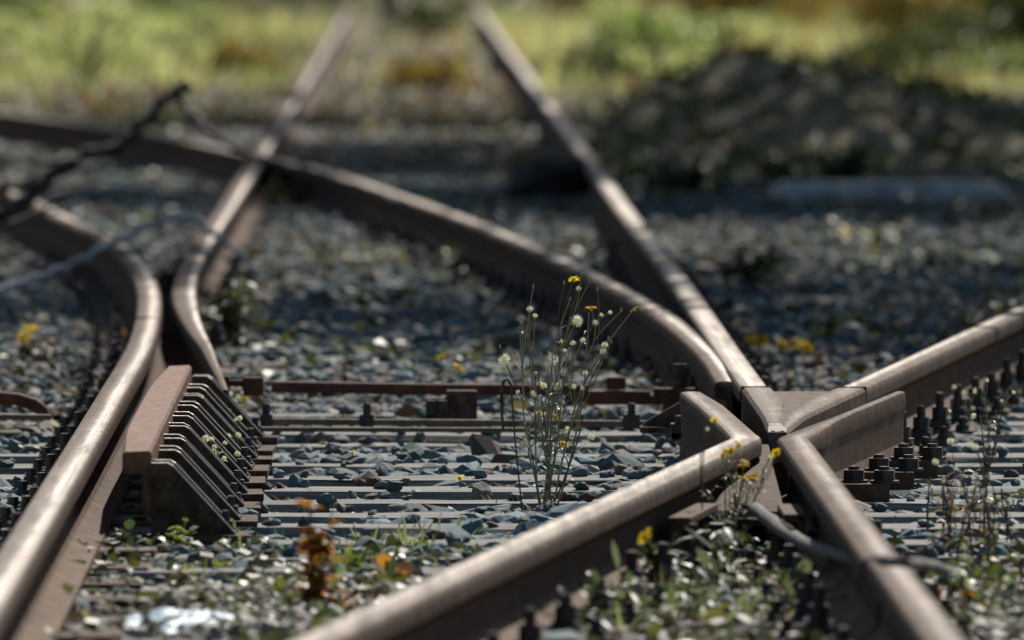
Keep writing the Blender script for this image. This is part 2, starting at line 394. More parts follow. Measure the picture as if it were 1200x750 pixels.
# crossing vee (cast nose between the two rails)
def make_vee():
    t = empty("crossing_nose", (.80, 28.45, .045)); tag(t, "pointed cast crossing nose with a bright worn tip where two rails meet", "crossing nose")
    o = Vector((.80, 28.45, .045))
    def Lx(y): return XA - .035
    def Rx(y): return fB(y) + .0355
    b = MB()
    # solid body with head strips and a lower valley between them
    ys = [28.42, 28.5, 28.65, 28.9, 29.3, 29.7, 30.1, 30.4, 30.655]
    rows = []
    for y in ys:
        l, r = Lx(y), Rx(y)
        zt = RT - .014 * clampf((28.95 - y) / .5) ** 1.3
        w = r - l; mid0 = l + .070; mid1 = r - .070
        if mid1 <= mid0 + .004:
            m0 = m1 = (l + r) / 2; vz = zt - .0008
            m0 = l + w * .42; m1 = l + w * .58
        else: m0, m1 = mid0, mid1; vz = zt - .009 * clampf((m1 - m0) / .06)
        d = min(.007, w * .18)
        prof = [(l - .006, .0), (l, .11), (l, zt - .045 - .008), (l + d, zt - .045), ((l + d + m0) / 2, zt - .045 + .001), (m0 - d * .5, zt - .045), (m0 + .001, vz - .045), (m1 - .001, vz - .045), (m1 + d * .5, zt - .045), ((r - d + m1) / 2, zt - .045 + .001), (r - d, zt - .045), (r, zt - .045 - .008), (r, .11), (r + .006, .0)]
        wear_sheen = [0, 0, .12, .3, .45, .3, .2, .2, .3, .45, .3, .12, 0, 0]
        rows.append([(Vector((x, y, z + .045)) - o) for x, z in prof])
    m = len(rows[0]); V = [p for r in rows for p in r]; A = wear_sheen * len(rows)
    F = [tuple(range(m)), tuple(range((len(rows) - 1) * m, len(rows) * m))]
    for i in range(len(rows) - 1):
        for k in range(m): F.append((i * m + k, i * m + (k + 1) % m, (i + 1) * m + (k + 1) % m, (i + 1) * m + k))
    b.add(V, F, A); b.obj("vee_casting", M['rail'], t, aname="wear_sheen", smooth=25)
    # bright chipped tip
    c = MB(); y = 28.42; l, r = Lx(y), Rx(y); xm = (l + r) / 2
    c.add([Vector(p) - o for p in [(l + .002, 28.414, .150), (r - .002, 28.414, .150), (r - .001, 28.416, .184), (l + .001, 28.416, .184), (xm - .012, 28.62, .1955), (xm + .012, 28.62, .1955), (l + .001, 28.45, .1905), (r - .001, 28.45, .1905)]],
          [(0, 1, 2, 3), (3, 2, 7, 6), (6, 7, 5, 4), (0, 3, 6), (1, 7, 2)], .6)
    c.obj("worn_tip", M['rail'], t, aname="wear_sheen")
    # weld seams
    for (x0, y0, tx) in ((XA, 30.66, 0), (fB(30.62), 30.62, 1 / 8.95)):
        s = MB(); R = Matrix.Rotation(-math.atan(tx), 3, 'Z')
        s.box(Vector((x0, y0, RT - .014)) - o, (.0735, .010, .034), R); s.obj("weld_seam", M['cast_iron'], t)
make_vee()

# filler blocks and brackets between the wing rails
def tagged_block(name, label, cat, boxes, mat, bev=.004, extra=None):
    b = MB()
    c0 = Vector(boxes[0][0]); 
    for c, s, *r in boxes: b.box(Vector(c) - Vector((c0.x, c0.y, 0)), s, r[0] if r else None)
    me = b.mesh(name, mat); bevel_mesh(me, bev, 2)
    o = link_mesh(name, me); o.location = (c0.x, c0.y, 0); tag(o, label, cat); return o

def hex_bolt_mesh(name, nut_r=.019, nut_h=.024, stud_h=.03, washer=.027, sq=False):
    b = MB(); b.cyl((0, 0, 0), washer, .006, 12); b.cyl((0, 0, .006), nut_r, nut_h, 4 if sq else 6, nut_r * .97, ph=.4)
    b.cyl((0, 0, .006 + nut_h), nut_r * .52, stud_h, 8, nut_r * .45)
    return b.mesh(name, M['bolt'], smooth=40)

RD = Matrix.Rotation(-math.atan(1 / 9.05), 3, 'Z')
xm = .72
blk = MB()
# solid block in front of the nose, sloped top
o = Vector((.755, 26.95, .05))
pts = [(.600, 26.35), (.752, 26.35), (.772, 28.25), (.735, 28.25)]
vs = [Vector((x, y, .05)) - o for x, y in pts] + [Vector((x, y, z)) - o for (x, y), z in zip(pts, (.108, .108, .165, .165))]
blk.add(vs, [(3, 2, 1, 0), (4, 5, 6, 7), (0, 1, 5, 4), (1, 2, 6, 5), (2, 3, 7, 6), (3, 0, 4, 7)])
me = blk.mesh("filler_block", M['casting']); bevel_mesh(me, .006, 2)
t = empty("filler_block", o); tag(t, "brown cast filler block wedged between both wing rails in front of the nose", "filler block")
link_mesh("block_body", me, t)
lp = MB(); lp.box(Vector((.690, 26.29, .088)) - o, (.10, .09, .016)); me = lp.mesh("front_lip", M['casting']); bevel_mesh(me, .003); link_mesh("front_lip", me, t)

# angle brackets (fishplates) on the wing rails
def fishplate(x, y, rot, label, flip, n=2, length=.62):
    t = empty("fishplate", (x, y, .10), rot); tag(t, label, "fishplate", "fishplates at the crossing")
    b = MB(); b.box((flip * .012, 0, .022), (.045, length, .016)); b.box((flip * .0, 0, -.01), (.016, length, .075))
    me = b.mesh("plate", M['plate']); bevel_mesh(me, .003, 2); link_mesh("plate", me, t)
    for k in range(n):
        h = MB(); h.cyl((0, 0, 0), .020, .022, 6, R=Matrix.Rotation(flip * math.pi / 2, 3, 'Y')); h.cyl((0, 0, 0), .011, .05, 8, R=Matrix.Rotation(flip * math.pi / 2, 3, 'Y'))
        q = h.obj("bolt", M['bolt'], t, smooth=40); q.location = (flip * .009, (k - (n - 1) / 2) * length / n, -.012)
fishplate(fD(25.9) + .043, 25.9, -math.atan(1 / 9.05), "rusty fishplate bolted under the head of the left wing rail", 1, 2, .62)
fishplate(XA - .043, 25.95, 0, "rusty fishplate bolted inside the right wing rail above the cable end", -1, 2, .45)
fishplate(XA + .043, 22.55, 0, "dark fishplate bridging the joint under the draped cable", 1, 4, .7)

# ------------------------------------------------------------------ sleepers
def sleeper_mesh(x0, x1, seed):
    r = random.Random(seed); b = MB(); n = 26; w = .125; V = []; 
    for i in range(n + 1):
        x = x0 + (x1 - x0) * i / n
        j = lambda a: r.uniform(-a, a)
        for (y, z) in ((-w + j(.006), -.12), (-w + j(.006), .020 + j(.003)), (-w + .010 + j(.003), .034 + j(.0025)), (-.03 + j(.01), .037 + j(.002)), (.05 + j(.01), .036 + j(.002)), (w - .01 + j(.003), .030 + j(.003)), (w + j(.006), .018), (w, -.12)):
            V.append((x, y, z))
    m = 8; F = [tuple(range(m)), tuple(range(n * m, (n + 1) * m))]
    for i in range(n):
        for k in range(m): F.append((i * m + k, i * m + (k + 1) % m, (i + 1) * m + (k + 1) % m, (i + 1) * m + k))
    b.add(V, F, 0.5); return b.mesh("sleeper", M['wood'], smooth=35)
SL_A = [sleeper_mesh(-1.55, 3.3, k) for k in range(4)]
SL_B = [sleeper_mesh(-3.4, 1.55, k + 10) for k in range(3)]
SLEEP = []; y = 18.7
while y < 78: SLEEP.append(y); y += .615 + random.uniform(-.02, .02)
front = sorted([y for y in SLEEP if y < 28.6], reverse=True); back = [y for y in SLEEP if y >= 28.6]
for y in SLEEP:
    o = link_mesh("sleeper", (SL_A if y < 43 else SL_B)[random.randrange(4 if y < 43 else 3)])
    o.location = (random.uniform(-.05, .05), y, random.uniform(-.004, .004)); o.rotation_euler = (0, 0, random.uniform(-.003, .003))
    if y < 28.6: lab = f"weathered grey timber sleeper, {ORD[front.index(y)]} one in front of the crossing nose"
    else:
        i = back.index(y)
        lab = f"weathered grey timber sleeper, {ORD[i]} one behind the crossing nose" if i < 60 else "blurred far sleeper half buried in soil beyond the curved blade"
    tag(o, lab, "sleeper", "timber sleepers under the turnout")

# ------------------------------------------------------------------ rail chairs
CH = {}
def chair_proto(sides=(-1, 1), stud=.030):
    t = empty("rail_chair", (0, 0, 0))
    b = MB(); b.box((0, 0, .036), (.36, .16, .016)); me = b.mesh("baseplate", M['plate']); bevel_mesh(me, .003); link_mesh("baseplate", me, t)
    bm1 = hex_bolt_mesh("bolt", .021, .028, stud, .028)
    cl = MB(); cl.box((0, 0, .010), (.066, .062, .020), taper=.9); mc = cl.mesh("clip", M['bolt']); bevel_mesh(mc, .003)
    for s in sides:
        k = link_mesh("clip", mc, t); k.location = (s * .088, 0, .0445)
        q = link_mesh("bolt", bm1, k); q.location = (s * .006, 0, .020)
        sc = MB(); sc.cyl((0, 0, 0), .018, .014, 8, .015); sc.cyl((0, 0, .014), .010, .018, 4)
        q = sc.obj("screw", M['bolt'], t, smooth=40); q.location = (s * .152, -.045, .0445)
    return t
PROTO = {}
def put_chair(x, y, rz, label, sides=(-1, 1)):
    key = (sides, random.choice((.018, .026, .034)))
    if key in PROTO: o = copy_tree(PROTO[key])
    else: o = PROTO[key] = chair_proto(*key)
    o.location = (x, y, random.uniform(-.003, .003)); o.rotation_euler = (random.uniform(-.02, .02), random.uniform(-.015, .015), rz + random.uniform(-.03, .03)); tag(o, label, "rail chair", "bolted chairs holding the rails")
def row(fx, y0, y1, phrase, skip=(), sides=(-1, 1)):
    ys = [y for y in SLEEP if y0 <= y <= y1]
    for i, y in enumerate(ys):
        if any(a <= y <= b for a, b in skip): continue
        sl = (fx(y + .1) - fx(y - .1)) / .2
        put_chair(fx(y), y, -math.atan(sl), f"dark bolted chair under {phrase}, {ORD[i]} from its near end", sides)
row(lambda y: interp(stock_tab, y), 19.5, 47, "the bent stock rail", sides=(-1,))
row(fD, 19.5, 26.0, "the left wing rail")
row(lambda y: XA, 19.5, 22.3, "the nearest right rail")
row(lambda y: XA, 22.9, 26.0, "the right wing rail")
row(fB, 30.9, 41, "the branch rail")
row(lambda y: XA, 33, 47, "the straight rail behind the blade tip")
row(lambda y: interp(blade_tab, y) , 36, 52, "the curved blade")
row(lambda y: interp(tip_tab, y), 38, 46, "the open straight blade")

# wide plates with big nuts beside the flared cheek
def cheek_plate(y, lab):
    x = fw2(y) + .095
    t = empty("side_plate", (x, y, .03)); tag(t, lab, "side plate", "bolted plates beside the flared cheek")
    b = MB(); b.box((-.02, 0, .022), (.12, .13, .040)); me = b.mesh("plate", M['plate']); bevel_mesh(me, .004, 2); link_mesh("plate", me, t)
    m = hex_bolt_mesh("bolt", .025, .022, .008, .032)
    for dx, dz in ((-.035, .042), (.03, .042)):
        k = link_mesh("bolt", m, t); k.location = (dx, random.uniform(-.03, .03), dz)
for i, y in enumerate([y for y in SLEEP if 28.0 < y < 30.2]):
    cheek_plate(y, f"brown plate with two big nuts beside the flared cheek, {ORD[i]} from its near end")

# ------------------------------------------------------------------ check rail with ribbed brackets
def make_check():
    y0, y1 = 26.6, 31.55; xc = -.552
    t = empty("check_rail", (xc, y0, 0)); tag(t, "raised brown check rail on ribbed brackets beside the bent stock rail", "check rail")
    V = []; A = []; ys = [26.6, 26.62, 27.0, 27.6, 28.2, 29, 30, 30.6, 31.1, 31.53, 31.55]
    for y in ys:
        f = max(clampf((27.7 - y) / 1.1), clampf((y - 30.3) / 1.2))
        l = -.041 + .018 * f; r = .036; e = .004 if y in (26.6, 31.55) else 0
        for x, z in ((l + e, .172), (l, .176), (l, .214 - e), (l + .006, .220 - e), (r - .005, .222 - e), (r, .216 - e), (r, .085), (r - .018, .085), (r - .018, .172)):
            V.append((x, y - y0, z))
    m = 9; F = [tuple(range(m)), tuple(range((len(ys) - 1) * m, len(ys) * m))]
    for i in range(len(ys) - 1):
        for k in range(m): F.append((i * m + k, i * m + (k + 1) % m, (i + 1) * m + (k + 1) % m, (i + 1) * m + k))
    b = MB(); b.add(V, F); b.obj("guard_bar", M['check'], t, smooth=30)
    # bracket: two gusset ribs, a back plate and a foot
    g = MB()
    prof = [(.036, .045), (.036, .196), (.070, .196), (.080, .190), (.205, .055), (.21, .045)]
    for yy in (-.065, .065):
        th = .012
        vs = [(x, yy - th / 2, z) for x, z in prof] + [(x, yy + th / 2, z) for x, z in prof]; n = len(prof)
        g.add(vs, [tuple(range(n)), tuple(range(2 * n - 1, n - 1, -1))] + [(k, (k + 1) % n, n + (k + 1) % n, n + k) for k in range(n)], mi=0)
        for tq in (-1, 1):      # pale beads painting the glint along the rib's arrises
            g.tube([(.037, yy + tq * .004, .197), (.070, yy + tq * .004, .197), (.081, yy + tq * .004, .191), (.2055, yy + tq * .004, .056)], .0019, 7, mi=1)
    g.box((.042, 0, .10), (.012, .117, .09)); g.box((.14, 0, .046), (.20, .20, .014))
    mb = g.mesh("bracket", [M['cast_iron'], M['edge']])
    bl = hex_bolt_mesh("bolt", .017, .02, .02, .022)
    for y in [s for s in SLEEP if y0 - .1 < s < y1 + .2]:
        k = link_mesh("bracket", mb, t); k.location = (random.uniform(-.003, .003), y - y0, random.uniform(-.005, .002)); k.rotation_euler = (random.uniform(-.03, .03), 0, random.uniform(-.04, .04))
        q = link_mesh("bolt", bl, k); q.location = (.13, 0, .053)
        q = link_mesh("bolt", bl, k); q.location = (.185, 0, .053)
make_check()

# ------------------------------------------------------------------ rods and brackets of the points
def rod(pts, r, n=10): 
    b = MB(); b.tube(pts, r, n); return b
Yb = 32.55
t = empty("stretcher_bar", (.1, Yb, .10)); o = Vector((.1, Yb, .10))
pL, pR = at_y(318, 453, Yb), at_y(690, 457, Yb)
rod([pL - o, (pL + pR) / 2 - o + Vector((0, 0, -.002)), pR - o], .0145, 12).obj("rod", M['rust'], t, smooth=50)
b = MB(); b.box(at_y(297, 453, Yb) - o, (.050, .05, .046)); b.box(at_y(276, 449, Yb) - o, (.075, .04, .016)); b.box(at_y(262, 452, Yb) - o, (.03, .06, .05))
me = b.mesh("blade_clamp", M['rust']); bevel_mesh(me, .003); link_mesh("blade_clamp", me, t)
b = MB(); b.box(at_y(712, 466, Yb) - o, (.21, .05, .034)); b.box(at_y(770, 468, Yb) - o, (.20, .045, .022))
me = b.mesh("flat_bar", M['rust']); bevel_mesh(me, .003); link_mesh("flat_bar", me, t)
b = MB(); b.box(at_y(722, 449, Yb) - o, (.048, .045, .030)); me = b.mesh("red_lug", M['rust']); bevel_mesh(me, .003); link_mesh("red_lug", me, t)
tag(t, "rusty red stretcher bar running across between both switch blades", "stretcher bar")
Yd = 31.75
pL, pR = at_y(306, 494, Yd), at_y(800, 497, Yd)
t = empty("detector_rod", (.1, Yd, .08)); o = Vector((.1, Yd, .08))
rod([pL - o, pR - o], .0085, 10).obj("rod", M['tube'], t, smooth=50)
for u, w in ((430, .034), (312, .03), (740, .04)):
    b = MB(); b.box(at_y(u, 494, Yd) - o, (w, .03, .036)); b.cyl(at_y(u, 489, Yd) - o, .010, .034, 8); me = b.mesh("collar", M['bolt']); bevel_mesh(me, .002); link_mesh("collar", me, t)
tag(t, "thin brown rod lying behind the sleepers, below the red stretcher bar", "rod")
b = MB(); p0, p1 = at_y(306, 503, Yd - .25), at_y(620, 504, Yd - .25); b.tube([p0, p1], .006, 8)
o_ = b.obj("conduit", M['tube'], smooth=50); tag(o_, "thin tan conduit running in front of the brown rod", "conduit")
# roller bracket in the four-foot
t = empty("slide_roller", at_y(512, 500, 32.0)); o = t.location.copy()
b = MB(); b.box(at_y(517, 484, 32.0) - o, (.075, .09, .075)); b.box(at_y(541, 479, 32.0) - o, (.075, .07, .09)); me = b.mesh("housing", M['cast_iron']); bevel_mesh(me, .005, 2); link_mesh("housing", me, t)
for u in (505, 518):
    b = MB(); b.cyl(at_y(u, 486, 31.9) - o, .012, .035, 10); b.obj("roller", M['bolt'], t, smooth=40)
tag(t, "dark roller housing standing on the ballast under the stretcher bar", "roller housing")
# black bracket beside the left wing rail and lock stand behind it
t = empty("lock_stand", at_y(800, 500, 31.2)); o = t.location.copy(); Yk = 31.2
b = MB(); prof = [at_y(u, v, Yk) - o for u, v in ((752, 499), (756, 494), (795, 472), (806, 470), (816, 474), (818, 500))]
vs = [p + Vector((0, -.015, 0)) for p in prof] + [p + Vector((0, .015, 0)) for p in prof]; n = 6
b.add(vs, [tuple(range(n)), tuple(range(2 * n - 1, n - 1, -1))] + [(k, (k + 1) % n, n + (k + 1) % n, n + k) for k in range(n)]); b.box(at_y(792, 503, Yk) - o, (.17, .12, .014))
me = b.mesh("gusset", M['cast_iron']); bevel_mesh(me, .002); link_mesh("gusset", me, t)
b = MB(); b.cyl(at_y(797, 458, 32.2) - o, .018, .06, 10); b.cyl(at_y(797, 432, 32.2) - o, .021, .012, 6); b.box(at_y(790, 462, 32.2) - o, (.10, .07, .03))
me = b.mesh("pivot_post", M['cast_iron']); link_mesh("pivot_post", me, t)
b = MB(); b.box(at_y(795, 505, 30.9) - o, (.035, .05, .035)); b.cyl(at_y(797, 502, 30.9) - o, .013, .03, 6); b.box(at_y(799, 512, 30.9) - o, (.05, .05, .02)); me = b.mesh("nut_block", M['bolt']); link_mesh("nut_block", me, t)
tag(t, "black wedge-shaped lock stand with pivot post at the closed blade end", "lock stand")
# rusty curved pipe at the left edge
Yp = 31.8
b = MB(); pts = [at_y(u, v, Yp) for u, v in ((-60, 466), (0, 466), (22, 468), (40, 474), (50, 482), (54, 492))]
b.tube(pts, .0155, 12); o = b.obj("bent_pipe", M['rust'], smooth=50); tag(o, "rusty bent pipe end left of the bent stock rail", "pipe")
b = MB(); b.tube([at_y(-60, 488, Yp - .1), at_y(60, 489, Yp - .1)], .007, 8); o = b.obj("thin_rod", M['tube'], smooth=50); tag(o, "thin tan rod lying just under the rusty bent pipe", "rod")

# ------------------------------------------------------------------ cable
b = MB()
path = [at(885, 598, .128), at(905, 613, .122), at(930, 630, .112), at(955, 643, .108), at(985, 652, .115), at(1010, 655, .15), at(1024, 656, .195), at(1040, 657.5, .207), at(1062, 659, .207), at(1075, 660, .195), at(1090, 663, .14), at(1115, 670, .08), at(1140, 679, .03), at(1165, 690, .01)]
fine = []
for i in range(len(path) - 1):
    for k in range(4): fine.append(path[i].lerp(path[i + 1], k / 4) + Vector((random.uniform(-.002, .002), 0, random.uniform(-.002, .002))))
fine.append(path[-1])
rr = [.0135 - .003 * clampf(i / len(fine)) + random.uniform(-.0012, .0012) for i in range(len(fine))]
rr = [r if 20 > i or i > 40 else .0095 for i, r in enumerate(rr)]
b.tube(fine, rr, 9); t = b.obj("frayed_cable", M['cable'], smooth=60); tag(t, "thick frayed grey cable draped over the right rail at its joint", "cable")
b = MB(); b.tube([path[0] + Vector((-.03, -.02, .012)), path[0], path[2] + Vector((.0, 0, .016))], [.003, .007, .003], 6); b.obj("peeled_sheath", M['plate'], t)

# ------------------------------------------------------------------ fallen branches
def branch(name, label, specs, mat):
    b = MB()
    for pts, r0, r1, Y in specs:
        P = [at_y(u, v, Y + dy) for u, v, dy in pts]; F_ = []
        for i in range(len(P) - 1):
            for k in range(5): F_.append(P[i].lerp(P[i + 1], k / 5) + Vector([random.uniform(-.5, .5) * r0 for _ in range(3)]))
        F_.append(P[-1]); n = len(F_)
        b.tube(F_, [r0 + (r1 - r0) * i / (n - 1) for i in range(n)], 7)
    o = b.obj(name, mat, smooth=60); tag(o, label, "branch"); return o
branch("fallen_branch", "black crooked fallen branch propped up behind the bent stock rail", [
    ([(-40, 270, 0), (0, 250, 0), (40, 225, 0), (65, 205, 0), (100, 184, 0), (135, 178, 0), (160, 152, 0), (185, 125, 0), (205, 106, 0), (224, 101, 0)], .031, .018, 50),
    ([(205, 106, 0), (214, 124, 0), (240, 150, -.2), (270, 170, -.4), (305, 184, -.8), (345, 196, -1.2), (385, 207, -1.6), (430, 222, -2), (485, 243, -2.4)], .015, .009, 50),
    ([(65, 205, 0), (30, 215, .3), (-10, 222, .5)], .022, .014, 50),
    ([(100, 184, 0), (60, 192, -.2), (20, 186, -.3), (-5, 200, -.4)], .014, .008, 50),
    ([(8, 240, 0), (4, 205, 0), (0, 180, 0)], .014, .008, 50),
    ([(135, 178, 0), (112, 196, .2), (70, 205, .3), (48, 222, .3)], .009, .004, 50),
    ([(40, 225, 0), (70, 228, .2), (105, 212, .4), (130, 214, .5)], .008, .003, 50),
    ([(0, 250, 0), (28, 236, -.3), (64, 218, -.5), (92, 216, -.6)], .010, .005, 50)], M['bark'])
branch("bare_twig", "long grey bare twig arching over the bent stock rail and open blade", [
    ([(-40, 352, 0), (0, 340, 0), (40, 326, 0), (80, 314, 0), (110, 297, 0), (140, 280, 0), (175, 266, 0), (205, 256, 0), (222, 257, 0), (245, 271, 0), (270, 290, 0), (295, 312, 0)], .016, .008, 43.5),
    ([(205, 256, 0), (216, 268, 0), (222, 285, 0)], .008, .003, 43.5),
    ([(0, 340, 0), (30, 318, .2), (62, 306, .3)], .005, .002, 43.5)], M['barkgrey'])
branch("bare_twig", "short dark twig lying under the black branch near the left edge", [
    ([(-30, 285, 0), (0, 270, 0), (30, 256, 0), (60, 240, 0), (98, 222, 0)], .009, .005, 46),
    ([(10, 262, 0), (40, 250, .2), (85, 246, .4)], .006, .003, 46)], M['bark'])
branch("bare_twig", "thin dry twig lying across the straight rail behind the blade", [
    ([(690, 300, 0), (715, 287, 0), (745, 276, 0), (757, 268, 0), (765, 262, 0)], .009, .005, 45.5)], M['bark'])

# ------------------------------------------------------------------ far objects
def roughen(me, amp, sc, seed=0):
    from mathutils import noise as nz
    for v in me.vertices:
        q = Vector((v.co.x * sc + seed, v.co.y * sc, v.co.z * sc)); v.co += nz.noise_vector(q) * amp

# concrete slab on the right
p0 = at(905, 246, 0); p1 = at(1188, 246, 0); xc = (p0.x + p1.x) / 2; w = p1.x - p0.x
b = MB(); vs = []
for z, k, d in ((-.05, 1.0, .35), (.055, .99, .35), (.115, .88, .28)):
    for sx, sy in ((-1, -1), (1, -1), (1, 1), (-1, 1)): vs.append((sx * w / 2 * k, sy * d, z))
b.add(vs, [(3, 2, 1, 0), (8, 9, 10, 11)] + [(r * 4 + k, r * 4 + (k + 1) % 4, r * 4 + 4 + (k + 1) % 4, r * 4 + 4 + k) for r in range(2) for k in range(4)])
me = b.mesh("concrete_slab", M['concrete']); bevel_mesh(me, .012, 2); o = link_mesh("concrete_slab", me); o.location = (xc, p0.y + .35, 0)
tag(o, "low grey concrete slab with sloped edges in front of the dark mound", "concrete slab")

# lump of rock by the far rail
def rock(name, loc, size, mat, label, cat, seed, sub=3):
    bm = bmesh.new(); bmesh.ops.create_icosphere(bm, subdivisions=sub, radius=1); me = bpy.data.meshes.new(name); bm.to_mesh(me); bm.free()
    roughen(me, .45, 1.1, seed); roughen(me, .12, 3.5, seed + 5)
    for v in me.vertices: v.co = Vector((v.co.x * size[0], v.co.y * size[1], v.co.z * size[2]))
    me.materials.append(mat); o = link_mesh(name, me); o.location = loc; tag(o, label, cat); return o
q = at(652, 243, 0); rock("boulder", q + Vector((-.02, 0, .09)), (.19, .2, .15), M['rock'], "dark lump of rock beside the straight rail, above the curved blade", "rock", 3)
rock("stone", at(432, 570, .03) + Vector((0, 0, .008)), (.034, .04, .024), M['brownstone'], "rough brown stone on a sleeper between check rail and flowering plant", "stone", 9)
rock("stone", at(565, 582, .03) + Vector((0, 0, .004)), (.022, .03, .024), M['cable'], "pale tan stone beside the stems of the tall dry plant", "stone", 21)
rock("stone", at(1062, 548, .04) + Vector((0, 0, .012)), (.042, .045, .034), M['cast_iron'], "big black stone at the foot of the flared cheek plates", "stone", 31, 2)
rock("stone", at(848, 655, .03) + Vector((0, 0, .016)), (.042, .05, .036), M['stone'], "grey angular stone lying between the wing rails below the yellow flowers", "stone", 41, 2)

for u, v, lab in [(475, 119, "bright white pebble between the far rails in shade"), (221, 116, "white pebble just behind the black fallen branch tip"), (510, 76, "white pebble between the far rails at the grass edge"), (75, 160, "small pale pebble under the black fallen branch"),
                  (430, 158, "pale pebble between the far rails, beyond the curved blade"), (458, 160, "second pale pebble beside another between the far rails"), (355, 42, "pale pebble left of the far straight blade in grass"), (932, 80, "pale pebble on the slope of the dark mound"), (1108, 72, "pale pebble behind the mound's right shoulder")]:
    p = at(u, v, .02); rock("glint", p + Vector((0, 0, .03)), (.045, .05, .04), M['white'], lab, "glint", u, 2)  # pale lumps standing in for blurred glints of light
# dark mound
def make_mound():
    nx, ny = 90, 60; V = []; F = []
    from mathutils import noise as nz
    X0, X1, Y0, Y1 = .75, 6.6, 60.5, 74
    for j in range(ny + 1):
        for i in range(nx + 1):
            x = X0 + (X1 - X0) * i / nx; y = Y0 + (Y1 - Y0) * j / ny
            u = (x - 1.72) / (.80 if x < 1.72 else 1.35); v = (y - 67) / 5.2
            h = .60 * math.exp(-(u * u) * .9 - v * v * 1.6) + .16 * math.exp(-((x - 3.6) / .9) ** 2 - v * v * 1.2)
            e = clampf(min(i, nx - i, j * .6, (ny - j) * .6) / 5)
            h = h * e + (nz.noise(Vector((x * 2.2, y * 1.1, 0))) * .13 + nz.noise(Vector((x * 7, y * 4, 3))) * .04) * e - .06
            V.append((x, y, h))
    for j in range(ny):
        for i in range(nx):
            a = j * (nx + 1) + i; F.append((a, a + 1, a + nx + 2, a + nx + 1))
    b = MB(); b.add(V, F); o = b.obj("earth_mound", M['mound'], smooth=180); tag(o, kind="structure"); return V
MV = make_mound()

# ------------------------------------------------------------------ ground
def make_ground():
    from mathutils import noise as nz
    V = []; F = []
    ys = [-20, 5] + list(np.arange(14, 80, .35)) + list(np.arange(80, 220, 3.0)) + [260, 400, 800, 2500]
    xs = [-1200, -200, -40, -12] + list(np.arange(-5, 7.01, .3)) + [14, 40, 200, 1200]
    for y in ys:
        for x in xs:
            z = -.045
            if 14 <= y < 220 and -5 <= x <= 7: z += nz.noise(Vector((x * 1.7, y * .8, 0))) * .012
            V.append((x, y, z))
    n = len(xs)
    for j in range(len(ys) - 1):
        for i in range(n - 1): a = j * n + i; F.append((a, a + 1, a + n + 1, a + n))
    b = MB(); b.add(V, F); o = b.obj("ground", M['ground'], smooth=180); tag(o, kind="structure")
make_ground()

# ------------------------------------------------------------------ fast scatter of small templates into one mesh
def frame_x(y, m):
    return (-478 / FPX * y - m, 722 / FPX * y + m)

def scatter(name, mats, templates, pos, scl, eul, vals, kind="stuff", parent=None, smooth=False, tidx=None):
    """templates: list of (verts Nx3, tris Mx3); pos Kx3, scl Kx3, eul Kx3 -> one mesh object"""
    K = len(pos); tid = RNG.integers(0, len(templates), K) if tidx is None else tidx
    VV = []; TT = []; AA = []; off = 0
    cx, sx = np.cos(eul[:, 0]), np.sin(eul[:, 0]); cy, sy = np.cos(eul[:, 1]), np.sin(eul[:, 1]); cz, sz = np.cos(eul[:, 2]), np.sin(eul[:, 2])
    Rm = np.empty((K, 3, 3))
    Rm[:, 0, 0] = cy * cz; Rm[:, 0, 1] = sx * sy * cz - cx * sz; Rm[:, 0, 2] = cx * sy * cz + sx * sz
    Rm[:, 1, 0] = cy * sz; Rm[:, 1, 1] = sx * sy * sz + cx * cz; Rm[:, 1, 2] = cx * sy * sz - sx * cz
    Rm[:, 2, 0] = -sy; Rm[:, 2, 1] = sx * cy; Rm[:, 2, 2] = cx * cy
    for ti, (tv, tf) in enumerate(templates):
        ix = np.where(tid == ti)[0]
        if not len(ix): continue
        lv = tv[None, :, :] * scl[ix][:, None, :]
        wv = np.einsum('kij,knj->kni', Rm[ix], lv) + pos[ix][:, None, :]
        VV.append(wv.reshape(-1, 3)); n = len(tv)
        TT.append((tf[None, :, :] + (np.arange(len(ix)) * n)[:, None, None] + off).reshape(-1, 3)); AA.append(np.repeat(vals[ix], n)); off += n * len(ix)
    V = np.concatenate(VV).astype(np.float32); T = np.concatenate(TT).astype(np.int32); A = np.concatenate(AA).astype(np.float32)
    me = bpy.data.meshes.new(name); me.vertices.add(len(V)); me.vertices.foreach_set("co", V.ravel())
    me.loops.add(T.size); me.loops.foreach_set("vertex_index", T.ravel())
    me.polygons.add(len(T)); me.polygons.foreach_set("loop_start", np.arange(0, T.size, 3, dtype=np.int32))
    me.attributes.new("rnd", 'FLOAT', 'POINT').data.foreach_set("value", A)
    me.materials.append(mats); me.polygons.foreach_set("use_smooth", np.full(len(T), smooth)); me.update(calc_edges=True)
    o = link_mesh(name, me, parent)
    if kind: o["kind"] = kind
    return o

